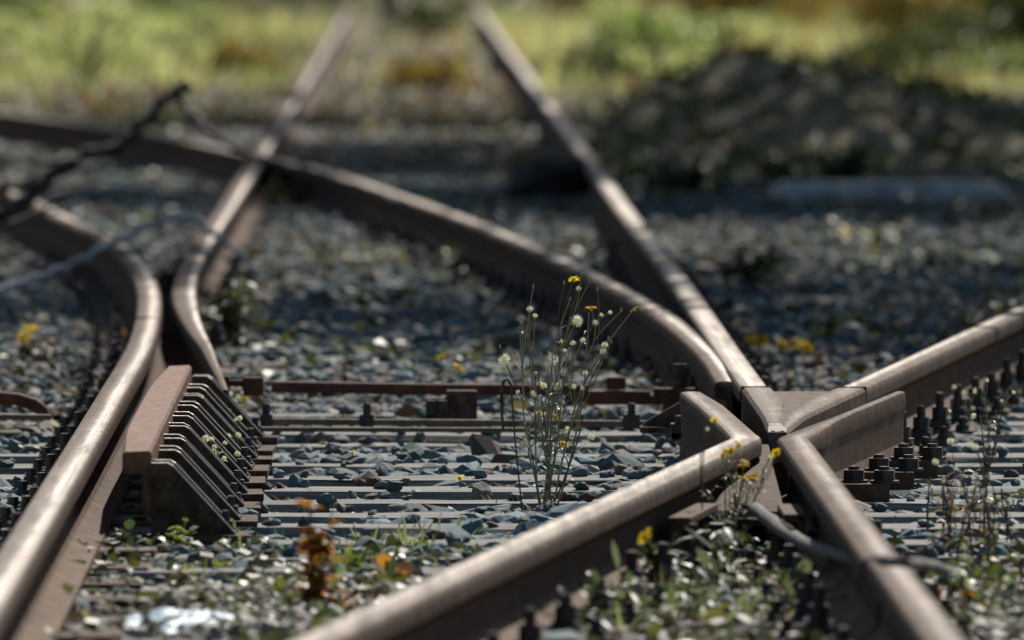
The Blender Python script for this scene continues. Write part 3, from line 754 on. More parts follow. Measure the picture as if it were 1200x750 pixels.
def stone_templates(n=22):
    out = []
    for k in range(n):
        p = RNG.normal(size=(24, 3)); p /= np.linalg.norm(p, axis=1)[:, None]
        for _ in range(6):          # spread the corners evenly
            d = p[:, None, :] - p[None, :, :]; r2 = (d ** 2).sum(2) + .05; p = p + .05 * (d / r2[:, :, None] ** 1.5).sum(1) / 4; p /= np.linalg.norm(p, axis=1)[:, None]
        p *= RNG.uniform(.84, 1.04, (24, 1)); p *= np.array([1, RNG.uniform(.65, 1), RNG.uniform(.5, .85)])
        bm = bmesh.new()
        for q in p: bm.verts.new(q)
        r = bmesh.ops.convex_hull(bm, input=bm.verts[:]); bmesh.ops.delete(bm, geom=[v for v in bm.verts if not v.link_faces], context='VERTS')
        bmesh.ops.triangulate(bm, faces=bm.faces[:]); bm.verts.ensure_lookup_table(); bm.verts.index_update()
        out.append((np.array([v.co[:] for v in bm.verts]), np.array([[v.index for v in f.verts] for f in bm.faces]))); bm.free()
    return out
ST = stone_templates()
SLA = np.array(SLEEP)
def ballast(y0, y1, dens, s0, s1, lvl, m):
    area = 0; P = []
    xa, xb = frame_x(y1, m); K = int((y1 - y0) * (xb - xa) * dens)
    x = RNG.uniform(xa, xb, K); y = RNG.uniform(y0, y1, K)
    fx0 = -478 / FPX * y - m; fx1 = 722 / FPX * y + m; keep = (x > fx0) & (x < fx1)
    d = np.min(np.abs(y[:, None] - SLA[None, :]), axis=1); on = d < .135
    lim = (x > -1.6) & (x < 3.3)
    keep &= ~(on & lim & (RNG.random(K) > np.where(y > 34, .45, np.where(y < 26.2, .25, .05))))
    x, y, on, lim = x[keep], y[keep], on[keep], lim[keep]; K = len(x)
    s = RNG.uniform(s0, s1, K) * np.where(on & lim, .55, 1)
    s = s * np.exp(RNG.normal(-.08, .22, K)); big = RNG.random(K) < .05; s = np.where(big & ~(on & lim), s * 1.35, s)
    und = .012 * np.sin(x * 3.1 + 1.3 * np.sin(y * 1.7)) + .010 * np.sin(y * 2.3 + x * 1.9)
    z = np.where(on & lim, .034 + s * .30, lvl + und + RNG.uniform(-.012, .010, K))
    z -= np.where(y < 25.8, .012, 0)
    # heap up to the right of the branch rail
    z += np.clip((x - (1.035 + (y - 30.7) / 8.95) - .35) / .8, 0, 1) * np.where(y > 31, .05, 0)
    return np.stack([x, y, z], 1), np.stack([s, s * RNG.uniform(.7, 1, K), s * .72], 1)
P1, S1 = ballast(19, 36, 1600, .020, .050, -.006, .8)
P2, S2 = ballast(36, 66, 560, .026, .056, -.014, 1.1)
P = np.concatenate([P1, P2]); SC = np.concatenate([S1, S2]); K = len(P)
rv = RNG.beta(2.2, 2.2, K)
scatter("ballast", M['stone'], ST, P, SC, np.stack([RNG.normal(0, .38, K), RNG.normal(0, .38, K), RNG.uniform(0, 6.28, K)], 1), rv)

# leaf litter / dry debris in the foreground and soil patches
def quad_leaf(w=.35, seg=3, curl=.25):
    v = []; f = []
    for i in range(seg + 1):
        t = i / seg; ww = w * math.sin(math.pi * (t * .86 + .07)); z = curl * math.sin(math.pi * t)
        v += [(-ww, t - .5, z + .12 * ww), (ww, t - .5, z + .12 * ww)]
    for i in range(seg):
        a = i * 2; f += [(a, a + 1, a + 3), (a, a + 3, a + 2)]
    return (np.array(v, float), np.array(f))
LEAFT = [quad_leaf(.3, 3, .25), quad_leaf(.22, 4, .1), quad_leaf(.4, 3, -.2), quad_leaf(.12, 3, .3)]
def litter(name, mat, K, y0, y1, s0, s1, xr=None, z0=.0, z1=.03, patch=None):
    y = RNG.uniform(y0, y1, K); a = -478 / FPX * y - .8; b_ = 722 / FPX * y + .8
    x = a + (b_ - a) * RNG.random(K)
    if xr: k = (x > xr[0]) & (x < xr[1]); x, y = x[k], y[k]
    if patch is not None: k = patch(x, y); x, y = x[k], y[k]
    K = len(x); s = RNG.uniform(s0, s1, K); z = RNG.uniform(z0, z1, K)
    return scatter(name, mat, LEAFT, np.stack([x, y, z], 1), np.stack([s, s, s], 1), np.stack([RNG.normal(0, .4, K), RNG.normal(0, .4, K), RNG.uniform(0, 6.28, K)], 1), RNG.random(K))
litter("leaf_litter", M['litter'], 16000, 21.5, 26.6, .02, .06, z0=.0, z1=.045, patch=lambda x, y: RNG.random(len(x)) < np.clip((26.4 - y) / 2.2, .05, 1))
litter("low_growth", M['darkgreen'], 10000, 21, 26.4, .025, .06, z0=.0, z1=.06, patch=lambda x, y: RNG.random(len(x)) < np.clip(.25 + .8 * np.sin(x * 6.1 + 2 * np.sin(y * 2.1)) * np.sin(y * 1.9 + 4 * x), .05, 1))
litter("soil_litter", M['darklitter'], 52000, 32, 96, .03, .08, z0=.0, z1=.05, patch=lambda x, y: RNG.random(len(x)) < np.clip(.55 + .6 * np.sin(x * 2.1 + 1.3 * np.sin(y * .45)) * np.sin(y * .37 + x), .12, 1))
litter("ground_weeds", M['darkgreen'], 27000, 36, 96, .03, .08, z0=.0, z1=.06, patch=lambda x, y: RNG.random(len(x)) < np.clip(-.1 + .9 * np.sin(x * 1.7 + 2 * np.sin(y * .31)) * np.sin(y * .29 + 1.7 * x), .03, 1))
litter("dry_debris", M['litter'], 9000, 26.5, 86, .015, .045, z0=.0, z1=.03)

# ------------------------------------------------------------------ plants
def leaf_mb(mb, base, d, L, w, droop=.3, val=.5, seg=4):
    d = Vector(d).normalized(); s = d.cross(Vector((0, 0, 1))); s = s.normalized() if s.length > .05 else Vector((1, 0, 0))
    V = []; F = []
    for i in range(seg + 1):
        t = i / seg; ww = w * math.sin(math.pi * (t * .9 + .06)); p = Vector(base) + d * (L * t) + Vector((0, 0, -droop * L * t * t))
        V += [p - s * ww, p + Vector((0, 0, -ww * .35)), p + s * ww]
    for i in range(seg):
        a = i * 3; F += [(a, a + 1, a + 4, a + 3), (a + 1, a + 2, a + 5, a + 4)]
    mb.add(V, F, val)

def flower_mesh(name, r=.009, rays=11):
    b = MB()
    for k in range(rays):
        a = 2 * math.pi * k / rays + random.uniform(-.1, .1); d = Vector((math.cos(a), math.sin(a), random.uniform(.05, .35)))
        leaf_mb(b, d * r * .25, d, r * random.uniform(.85, 1.1), r * .2, .35, random.random(), 2)
    c = []; 
    b.cyl((0, 0, -r * .1), r * .42, r * .3, 8, r * .25, val=.1)
    b.cyl((0, 0, -r * .7), r * .16, r * .6, 6, r * .36, val=.0)
    return b.mesh(name, M['yellow'], recalc=False)
FLO = [flower_mesh("flower", .0095, 12), flower_mesh("flower", .0095, 10)]
def fluff_mesh(name, r=.008):
    b = MB(); bm = bmesh.new(); bmesh.ops.create_icosphere(bm, subdivisions=2, radius=r * .72)
    b.add([v.co * random.uniform(.85, 1.15) for v in bm.verts], [[v.index for v in f.verts] for f in bm.faces], .8)
    for v in bm.verts:
        d = v.co.normalized(); s = d.orthogonal().normalized() * r * .1; b.add([v.co + s, v.co - s, d * r * 1.35], [(0, 1, 2)], .9)
    bm.free(); return b.mesh(name, M['white'], recalc=False)
FLU = [fluff_mesh("seed_head"), fluff_mesh("seed_head", .007)]

def put(me, name, parent, p, sc=1.0, tilt=True):
    o = link_mesh(name, me, parent); o.location = p; o.scale = (sc,) * 3
    if tilt: o.rotation_euler = (random.uniform(-.5, 1.2), random.uniform(-.6, .6), random.uniform(0, 6))
    return o

def curve_pts(a, b, bow, n=7):
    a, b = Vector(a), Vector(b); L = (b - a).length; side = Vector((random.uniform(-1, 1), random.uniform(-1, 1), 0)) * bow * L
    return [a.lerp(b, i / n) + side * math.sin(math.pi * i / n) + Vector([random.uniform(-.004, .004) * L for _ in range(3)]) for i in range(n + 1)]

def weed(name, label, cat, base, parts, stem_r=.0022, stem_mat='stem', leaves=0, leaf=(.03, .005), leafmat='greyleaf', group=None, flower=None, lz=(.05, .95), seedtop=True):
    """parts: list of (top point, [(tip point, kind)...]); kind: 'y' yellow flower, 'w' seed head, '' bud"""
    t = empty(name, base); o = Vector(base); tag(t, label, cat, group)
    b = MB(); lf = MB(); heads = []
    for top, tips in parts:
        r0 = Vector((random.uniform(-.02, .02), random.uniform(-.03, .03), -.03))
        pts = curve_pts(r0, Vector(top) - o, .05, 9); n = len(pts)
        b.tube(pts, [stem_r * (1 - .5 * i / n) for i in range(n)], 5, val=random.random())
        for tip, kind in tips:
            k = random.randrange(n // 2, n - 1); q = pts[k]; tp = Vector(tip) - o
            b.tube(curve_pts(q, tp, .08, 5), stem_r * .45, 4, val=random.random()); heads.append((tp, kind))
        for _ in range(leaves):
            s = random.uniform(*lz); i = min(int(s * (n - 1)), n - 2); p = pts[i].lerp(pts[i + 1], random.random())
            d = Vector((random.uniform(-1, 1), random.uniform(-.7, .7), random.uniform(.0, 1.1)))
            leaf_mb(lf, p, d, leaf[0] * random.uniform(.5, 1.2), leaf[1] * random.uniform(.6, 1.2), random.uniform(.1, .9), random.random(), 3)
    for tp, kind in heads:
        if kind == '': b.cyl(tp, stem_r * 1.0, .008, 6, stem_r * .6, val=.9)
    b.obj("stem", M[stem_mat], t, recalc=False, smooth=60)
    if lf.v: lf.obj("foliage", M[leafmat], t, recalc=False, smooth=60)
    for tp, kind in heads:
        if kind == 'y': put(random.choice(FLO), "flower", t, tp, random.uniform(1.0, 1.35))
        elif kind == 'Y': put(FLO[0], "flower", t, tp, 1.9)
        elif kind == 'w': put(random.choice(FLU), "seed_head", t, tp, random.uniform(.5, .95))
        elif kind == 's': put(random.choice(FLU), "seed_head", t, tp, random.uniform(.4, .6))
        elif kind == 'W': put(FLU[0], "seed_head", t, tp, 1.5)
    return t

# tall dry plant in the middle
Yt = 28.75; bz = at(641, 602, .02); Yt = bz.y
def q(u, v, dy=0): return at_y(u, v, Yt + dy)
weed("ragwort_plant", "tall dry flowering weed with yellow heads and white seed fluff in the centre", "flowering weed", bz, [
    (q(648, 420), [(q(637, 452), 'w'), (q(657, 400, .1), ''), (q(642, 437), ''), (q(655, 452), 'w')]),
    (q(668, 372), [(q(672, 327), 'y'), (q(661, 333), ''), (q(681, 322), ''), (q(691, 329), ''), (q(678, 338), 'w'), (q(676, 376), 'W'), (q(668, 352), '')]),
    (q(690, 365, .1), [(q(743, 362), 'y'), (q(728, 365), ''), (q(715, 366), 'w'), (q(705, 369), 'w'), (q(698, 378), 'w'), (q(693, 360), 'y'), (q(700, 340), '')]),
    (q(660, 440, -.1), [(q(658, 400), 'y'), (q(671, 402), 'w'), (q(659, 410), 'w'), (q(668, 411), ''), (q(648, 425), 'w')]),
    (q(676, 470, .05), [(q(686, 437), 'w'), (q(672, 453), 'w'), (q(713, 398), ''), (q(709, 404), 'w'), (q(707, 412), 'w'), (q(716, 402), '')]),
    (q(628, 440, .1), [(q(621, 362), 'w'), (q(627, 370), 'w'), (q(628, 437), 'w'), (q(633, 449), 'w'), (q(627, 449), ''), (q(618, 395), ''), (q(622, 410), '')]),
    (q(640, 470, .2), [(q(591, 421), 'W'), (q(603, 415), ''), (q(586, 408), ''), (q(632, 483), 'y')]),
    (q(655, 480, .15), [(q(664, 503), 'w'), (q(651, 488), 'y'), (q(661, 520), 'y'), (q(656, 478), 'w')]),
    (q(634, 500, -.1), [(q(632, 480), ''), (q(625, 462), 'w'), (q(622, 462), '')]),
    (q(662, 500, .1), [(q(660, 512), ''), (q(651, 455), 'w'), (q(693, 512), 'w')]),
    (q(612, 375, .3), [(q(625, 337), ''), (q(610, 380), '')]),
] + [(q(random.uniform(615, 690), random.uniform(400, 520), random.uniform(-.15, .2)), [(q(random.uniform(600, 715), random.uniform(395, 520), random.uniform(-.1, .2)), random.choice(['w', '', '', 's', 's'])) for _ in range(4)]) for _ in range(3)], .0026, 'stem', 11, (.034, .0030), 'greyleaf', lz=(.02, .98))
b = MB(); P_ = [q(612, 600), q(604, 520), q(600, 470), q(599, 452), q(595, 444), q(590, 447), q(588, 460), q(588, 485), q(590, 505)]
b.tube(P_, [.002, .002, .002, .0028, .0038, .004, .0035, .0038, .003], 6); o = b.obj("drooping_stalk", M['stem'], smooth=60); 
for i in range(len(o.data.vertices)): pass
tag(o, "pale dry stalk with a drooping tip left of the tall dry plant", "dry stalk")
# orange-yellow ragwort in front of the nose
bz = at(848, 652, .02); Yt = bz.y + .05
weed("ragwort_plant", "bushy grey-green plant with yellow flowers between the wing rails", "flowering weed", bz, [
    (q(850, 545), [(q(850, 527), 'y'), (q(847, 533), 'y'), (q(855, 530), 'y')]),
    (q(862, 540, .05), [(q(866, 521), 'y'), (q(857, 526), 'y'), (q(863, 527), 'w')]),
    (q(872, 555, .1), [(q(871, 545), 'y'), (q(873, 541), 'y')]),
    (q(880, 565, .1), [(q(872, 560), 'y'), (q(880, 558), 'Y'), (q(885, 562), 'y'), (q(894, 553), '')]),
    (q(905, 540, .2), [(q(909, 530), 'y'), (q(903, 536), 'w'), (q(900, 540), '')]),
    *[(q(random.uniform(822, 888), random.uniform(555, 600), random.uniform(-.1, .1)), []) for _ in range(12)],
], .0018, 'stem', 34, (.030, .0024), 'greyleaf')
bz = at(819, 662, .02); Yt = bz.y
weed("flower_stalk", "single thin dark stalk with one yellow flower crossing the left wing rail", "flowering weed", bz, [
    (q(820, 520), [(q(838, 492), 'y'), (q(829, 503), 'w'), (q(826, 508), '')])], .0022, 'stemdark', 3, (.02, .002))

def blur_flowers(pts, label, base_z=.0, cat="flowering weed"):
    for i, (u, v, vb, kind, lab) in enumerate(pts):
        bz = at(u + random.uniform(-6, 6), vb, base_z); Y = bz.y
        weed("small_flower", lab, cat, bz, [(at_y(u, v + 5, Y), [(at_y(u, v, Y), kind)])], .0018, 'stem', 5, (.02, .003), 'green', "small yellow flowers along the track")
blur_flowers([
    (755, 628, 728, 'Y', "large yellow flower head beside the left wing rail's dark bolts"),
    (518, 417, 470, 'Y', "upper yellow flower of the pair above the red stretcher bar"),
    (538, 430, 480, 'Y', "lower yellow flower of the pair above the red stretcher bar"),
    (287, 466, 500, 'Y', "yellow flower at the check rail end of the stretcher bar"),
    (413, 529, 560, 'y', "pale yellow flower among stones below the thin conduit"),
    (121, 440, 470, 'y', "small yellow flower close left of the bent stock rail"),
    (93, 722, 748, 'Y', "blurred yellow bloom beside the plastic scrap and bent stock rail"),
    (990, 271, 300, 'Y', "yellow flower on the ballast in front of the concrete slab"),
    (1118, 595, 640, 'y', "pale flower on a thin stalk right of the cable"),
    (145, 390, 420, 'y', "tiny yellow bloom beside the dark ribs of the bent stock rail"),
    (538, 560, 590, 'y', "faint yellow bloom on the sleepers left of the tall plant"),
], "")
# low yellow clumps
def clump(label, u0, u1, v, vb, n, cat="flowering weed", Ys=None):
    c = at((u0 + u1) / 2, vb, 0); parts = []
    for k in range(n):
        u = random.uniform(u0, u1); vv = v + random.uniform(-6, 8); Y = c.y + random.uniform(-.4, .4)
        parts.append((at_y(u, vv + 8, Y), [(at_y(u + random.uniform(-6, 6), vv + random.uniform(-5, 5), Y), 'Y') for _ in range(3)]))
    return weed("flower_clump", label, cat, c, parts, .003, 'stem', 8, (.05, .006), 'green', "low clumps of yellow flowers")
clump("low clump of yellow flowers behind the crossing nose, beside the straight rail", 878, 902, 402, 425, 4)
clump("low clump of yellow flowers between the straight rail and branch rail", 920, 958, 408, 428, 5)
clump("bright yellow flower clump in shade behind the black fallen branch", 112, 160, 124, 150, 16)
for i, (u, v) in enumerate(sorted([(430, 150), (545, 175), (720, 240), (300, 200), (590, 60), (640, 100), (760, 232), (520, 130), (60, 128), (830, 215)])):
    clump(f"tiny yellow flower clump in the shaded weeds, {ORD[i]} of ten from the left", u - 8, u + 8, v, v + 14, 1)
clump("yellow bloom clump by the ballast stones left of the bent stock rail", 25, 50, 395, 420, 2)

def leafy(label, u, v, h, n, leaf, mat, wid=.05, cat="weed", stems=5, stemmat='stem', group=None, w=0, yel=0, name="weed"):
    bz = at(u, v, .0); parts = []
    for k in range(stems):
        top = bz + Vector((random.uniform(-wid, wid), random.uniform(-wid, wid), h * random.uniform(.5, 1.05)))
        tips = [(top + Vector((random.uniform(-.02, .02), random.uniform(-.02, .02), random.uniform(0, .03))), 'w') for _ in range(w)] + [(top + Vector((random.uniform(-.02, .02), 0, random.uniform(0, .03))), 'y') for _ in range(yel)]
        parts.append((top, tips))
    return weed(name, label, cat, bz, parts, .0022, stemmat, n, leaf, mat, group)
# foreground weeds
leafy("broad-leaved green weed between the wing rails at the bottom edge", 780, 735, .10, 9, (.06, .009), 'green', .09, stems=7)
leafy("second broad green weed beside the left wing rail bolts", 715, 735, .10, 10, (.06, .012), 'green', .05, stems=5)
leafy("silvery weed with narrow leaves beneath the cable and right rail", 945, 732, .10, 12, (.07, .010), 'greyleaf', .07, stems=8)
leafy("tall silvery weed against the right rail below the cable", 992, 700, .20, 16, (.06, .009), 'greyleaf', .04, stems=5)
leafy("pale silvery weed low between the wing rails at the bottom edge", 868, 742, .07, 14, (.05, .010), 'greyleaf', .09, stems=8)
leafy("lime green weed in front of the check rail brackets", 215, 660, .085, 12, (.03, .010), 'lime', .05, stems=6)
leafy("yellow-green sprawling weed in front of the last check rail bracket", 262, 660, .05, 12, (.03, .010), 'green', .06, stems=6)
leafy("tall orange-brown dock plant left of the left wing rail", 372, 734, .25, 12, (.05, .022), 'orange', .03, stems=6, stemmat='stemdark')
leafy("low olive weed around the foot of the orange-brown dock plant", 350, 748, .07, 14, (.05, .012), 'green', .12, stems=9)
leafy("dark orange leaf tuft against the left wing rail", 465, 700, .06, 16, (.05, .022), 'orange', .028, stems=6, stemmat='stemdark')
leafy("sprawling brown-leaved weed left of the left wing rail bottom end", 415, 735, .07, 12, (.05, .012), 'orange', .05, stems=5)
leafy("small green weed sprouting beside the plastic scrap", 180, 690, .05, 10, (.03, .008), 'green', .05, stems=5)
leafy("fluffy weed with white seed heads between the check rail brackets", 235, 600, .17, 6, (.03, .005), 'stem', .07, stems=6, w=2)
leafy("smaller fluffy weed with seed heads at the check rail's front bracket", 190, 618, .10, 8, (.03, .005), 'stem', .05, stems=5, w=2)
leafy("shrubby olive weed growing against the open blade tip", 270, 420, .24, 26, (.05, .012), 'darkgreen', .06, stems=9, stemmat='stemdark')
leafy("dry brown weed right of the open blade tip", 290, 400, .16, 14, (.05, .007), 'stem', .06, stems=6, stemmat='stemdark', w=1)
leafy("brownish leafy weed left of the bent stock rail, by yellow blooms", 45, 440, .09, 14, (.06, .016), 'litter', .08, stems=6, stemmat='stemdark')
leafy("dark green weed on the ballast beyond the branch rail", 878, 348, .20, 24, (.08, .016), 'darkgreen', .15, stems=10)
leafy("olive weed on the ballast in front of the curved blade", 450, 372, .09, 22, (.07, .016), 'green', .12, stems=8)
leafy("thin weed with pale leaves right of the right wing rail", 1165, 610, .06, 14, (.035, .010), 'greyleaf', .06, stems=7)
leafy("tall reddish dry stalk right of the right wing rail", 1108, 655, .22, 6, (.03, .006), 'orange', .02, stems=3, stemmat='stemdark', w=1)
leafy("second reddish dry stalk near the right edge", 1158, 668, .22, 6, (.03, .006), 'orange', .02, stems=3, stemmat='stemdark', w=1)
leafy("olive weed tangle in the bottom right corner", 1170, 740, .12, 16, (.04, .010), 'green', .08, stems=9, stemmat='stemdark', w=1)
leafy("brown weed tangle beside the nearest rail in the bottom right corner", 1120, 742, .09, 14, (.04, .010), 'orange', .05, stems=6, stemmat='stemdark')
leafy("yellow-green weed beside the cable end right of the rail", 1130, 712, .09, 12, (.035, .008), 'lime', .03, stems=4)
leafy("thin pale stalks with seed heads beside the branch rail chairs", 1120, 520, .15, 3, (.03, .003), 'stem', .05, stems=5, w=1)
leafy("tall pale grass stalks with seed heads near the right edge", 1165, 560, .22, 3, (.04, .003), 'stem', .05, stems=4, w=1)
leafy("grey-green weed on the ballast behind the tall dry plant", 615, 470, .05, 14, (.05, .014), 'green', .05, stems=5)
leafy("dark weed at the foot of the dark mound", 800, 235, .25, 26, (.12, .03), 'green', .35, stems=14)
leafy("second dark weed at the foot of the dark mound", 960, 225, .25, 26, (.12, .03), 'green', .4, stems=14)
leafy("sparse weed beside the straight rail in the shade", 760, 245, .12, 14, (.08, .02), 'green', .15, stems=8)
P_fg = [(702, 742, 'green'), (735, 745, 'greyleaf'), (772, 705, 'green'), (800, 748, 'green'), (830, 720, 'greyleaf'), (900, 735, 'green'), (915, 700, 'greyleaf'), (965, 745, 'greyleaf'), (1010, 735, 'green'), (676, 765, 'green'), (850, 700, 'green'), (1000, 675, 'greyleaf')]
NEAR = ["near a dark bolt", "at the bottom edge", "below the single yellow bloom", "under the filler block", "between two stones", "near the cable's foot"]
for i, (u, v, mt) in enumerate(P_fg):
    hk = .5 if u > 890 else 1.0
    k = sorted(P_fg).index((u, v, mt))
    leafy(f"{'soft green' if mt == 'green' else 'silver-grey'} weed between the wing rails, {ORD[k]} counting from the left wing rail across", u, v, hk * random.uniform(.07, .18), 8, (random.uniform(.06, .10), random.uniform(.006, .011)), mt, .05, stems=5, group="weeds between the wing rails")
P_fl = [(150, 660), (205, 690), (250, 690), (300, 668), (330, 700), (385, 700), (435, 705), (340, 735), (440, 680), (120, 700), (400, 745), (280, 650)]
for i, (u, v) in enumerate(P_fl):
    k = sorted(P_fl).index((u, v)); mt = ('green', 'greyleaf', 'lime')[i % 3]
    leafy(f"low {dict(green='green', greyleaf='grey-green', lime='yellow-green')[mt]} weed between stock rail and wing rail, {ORD[k]} counting from the stock rail across", u, v, random.uniform(.04, .08), 9, (random.uniform(.03, .06), random.uniform(.009, .015)), mt, .07, stems=7, group="low weeds before the check rail")
leafy("feathery dry weed rising through the middle check rail brackets", 262, 570, .15, 8, (.03, .004), 'stem', .06, stems=6, w=2)
leafy("dry weed with white fluff at the far check rail brackets", 272, 520, .12, 8, (.03, .004), 'stem', .05, stems=5, w=2)
stalks = [(1096, 640, 575), (1112, 668, 560), (1124, 690, 590), (1136, 655, 545), (1150, 700, 600), (1160, 640, 520), (1172, 690, 580), (1184, 655, 555), (1078, 705, 640), (1142, 735, 640), (1190, 720, 620)]
stalks.sort()
for i, (u, v, tv) in enumerate(stalks):
    bz = at(u, v, 0); tops = []
    for k in range(2):
        uu = u + random.uniform(-14, 14); vv = tv + random.uniform(-10, 25)
        tops.append((at_y(uu, vv, bz.y), [(at_y(uu + random.uniform(-12, 12), vv + random.uniform(-14, 30), bz.y + random.uniform(-.1, .1)), random.choice(['', '', '', 's'])) for _ in range(5)]))
    weed("dry_stalk", f"thin brown dry stalk right of the right wing rail, {ORD[i]} counting from that rail", "dry stalk", bz, tops, .0026, 'stemdark', 4, (.03, .006), random.choice(['orange', 'darkgreen', 'litter']), "dry stalks at the right edge")
for i, (u, v, sz) in enumerate(sorted([(560, 330, .13), (640, 400, .09), (390, 330, .14), (980, 400, .10), (1090, 330, .15), (1150, 400, .12), (330, 250, .2), (590, 215, .2), (470, 280, .15), (1010, 300, .14)])):
    leafy(f"dull green ground weed on shaded ballast, {ORD[i]} of ten from the left", u, v, sz, 14, (.07, .015), 'darkgreen', sz, stems=7, group="ground weeds on the shaded ballast")
# grass tufts
def tuft(label, u, v, h, n, mat='grassgreen', spread=.05):
    bz = at(u, v, 0); t = MB()
    for k in range(n):
        b0 = Vector((random.uniform(-spread, spread), random.uniform(-spread, spread), -.02)); d = Vector((random.uniform(-.6, .6), random.uniform(-.5, .5), 1))
        leaf_mb(t, b0, d, h * random.uniform(.4, 1.1), .0036, random.uniform(.0, .5), random.random(), 4)
    o = t.obj("grass_tuft", M[mat], recalc=False, smooth=60); o.location = bz; tag(o, label, "grass tuft", "grass tufts along the track")
tuft("long green grass tuft left of the left wing rail", 470, 655, .12, 70, spread=.07)
tuft("grass tuft behind the orange-brown dock plant", 415, 660, .10, 50, spread=.06)
tuft("short grass tuft at the front check rail bracket's foot", 330, 645, .07, 14, spread=.03)
tuft("sparse grass tuft behind the bottom end of the left wing rail", 500, 660, .08, 30, spread=.04)
tuft("bright grass blades beside the left wing rail bolts", 702, 752, .14, 16, 'grassgreen', .03)
tuft("dry grass blades arching by the foot of the tall dry plant", 600, 605, .09, 22, 'stem', .06)
tuft("green grass tuft at the foot of the tall dry plant", 652, 604, .05, 20, 'grassgreen', .03)
tuft("pale grass tuft at the right edge below the branch rail", 1185, 575, .07, 24, 'grassgreen', .05)
tuft("grass tuft in the bottom right corner beside the brown tangle", 1150, 748, .10, 30, 'grassgreen', .06)
tuft("yellowing grass tuft right of the plastic scrap", 305, 700, .06, 30, 'grassgreen', .07)

tuft("tall bright grass blades behind the left wing rail's lower half", 520, 640, .11, 30, 'grassgreen', .05)
tuft("bright grass blades in front of the first check rail bracket", 245, 668, .08, 40, 'grassgreen', .06)
tuft("green grass between the dock plant and the plastic scrap", 320, 725, .09, 50, 'grassgreen', .08)
tuft("green grass beside the dock plant at the bottom edge", 415, 748, .09, 40, 'grassgreen', .06)
tuft("fresh grass between the wing rails at the bottom edge", 810, 752, .11, 60, 'grassgreen', .08)
tuft("fresh grass in the corner below the cable and right rail", 985, 745, .12, 40, 'grassgreen', .05)
for i, (u, v, h) in enumerate(sorted([(212, 585, .13), (226, 560, .15), (246, 545, .14), (254, 590, .12), (232, 525, .15), (266, 500, .13), (200, 600, .10)])):
    leafy(f"olive weed tangled between check rail brackets, {ORD[i]} of seven from the left", u, v, h, 9, (.035, .007), 'darkgreen', .05, stems=5, stemmat='stemdark', w=1, group="weeds tangled in the brackets")
gl = sorted([(722, 752, 'stem'), (752, 738, 'grassgreen'), (790, 722, 'stem'), (832, 742, 'grassgreen'), (860, 728, 'stem'), (892, 748, 'grassgreen'), (925, 722, 'stem'), (958, 742, 'grassgreen'), (742, 765, 'grassgreen'), (870, 690, 'stem')])
for i, (u, v, mt) in enumerate(gl):
    tuft(f"{'dry straw-coloured' if mt == 'stem' else 'green'} grass tuft between the wing rails, {ORD[i]} counted from the left wing rail", u, v, random.uniform(.09, .16), 22, mt, .05)
gl = sorted([(160, 700, 'stem'), (235, 700, 'grassgreen'), (275, 745, 'stem'), (345, 690, 'grassgreen'), (385, 665, 'stem'), (440, 690, 'grassgreen'), (455, 640, 'stem'), (300, 665, 'grassgreen')])
for i, (u, v, mt) in enumerate(gl):
    tuft(f"{'dry straw-coloured' if mt == 'stem' else 'green'} grass tuft before the check rail, {ORD[i]} counted from the stock rail", u, v, random.uniform(.07, .12), 26, mt, .06)
# ------------------------------------------------------------------ plastic scrap and wrapper
def plastic(name, label, u, v, w, d, h, seed, mat):
    from mathutils import noise as nz
    bz = at(u, v, 0); b = MB(); nx, ny = 26, 22; V = []; F = []
    for j in range(ny + 1):
        for i in range(nx + 1):
            x = (i / nx - .5) * w; y = (j / ny - .5) * d; e = 1 - max(abs(i / nx - .5), abs(j / ny - .5)) * 1.6
            z = h * clampf(e) + abs(nz.noise(Vector((x * 16 + seed, y * 16, 0)))) * h * .9 + nz.noise(Vector((x * 45, y * 40, seed))) * h * .2
            V.append((x + nz.noise(Vector((x * 20, y * 20, 5))) * .02, y, z))
    for j in range(ny):
        for i in range(nx): a = j * (nx + 1) + i; F.append((a, a + 1, a + nx + 2, a + nx + 1))
    b.add(V, F); o = b.obj(name, mat, smooth=25); o.location = bz + Vector((0, 0, .015)); tag(o, label, "litter"); return o
plastic("plastic_scrap", "crumpled pale blue clear plastic lying beside the bent stock rail", 212, 752, .23, .55, .035, 2, M['plastic'])
plastic("plastic_scrap", "small white plastic scrap next to the crumpled blue plastic", 290, 735, .05, .12, .02, 8, M['white'])
plastic("wrapper", "small red wrapper among weeds beside the left wing rail", 692, 748, .05, .12, .018, 5, M['red'])

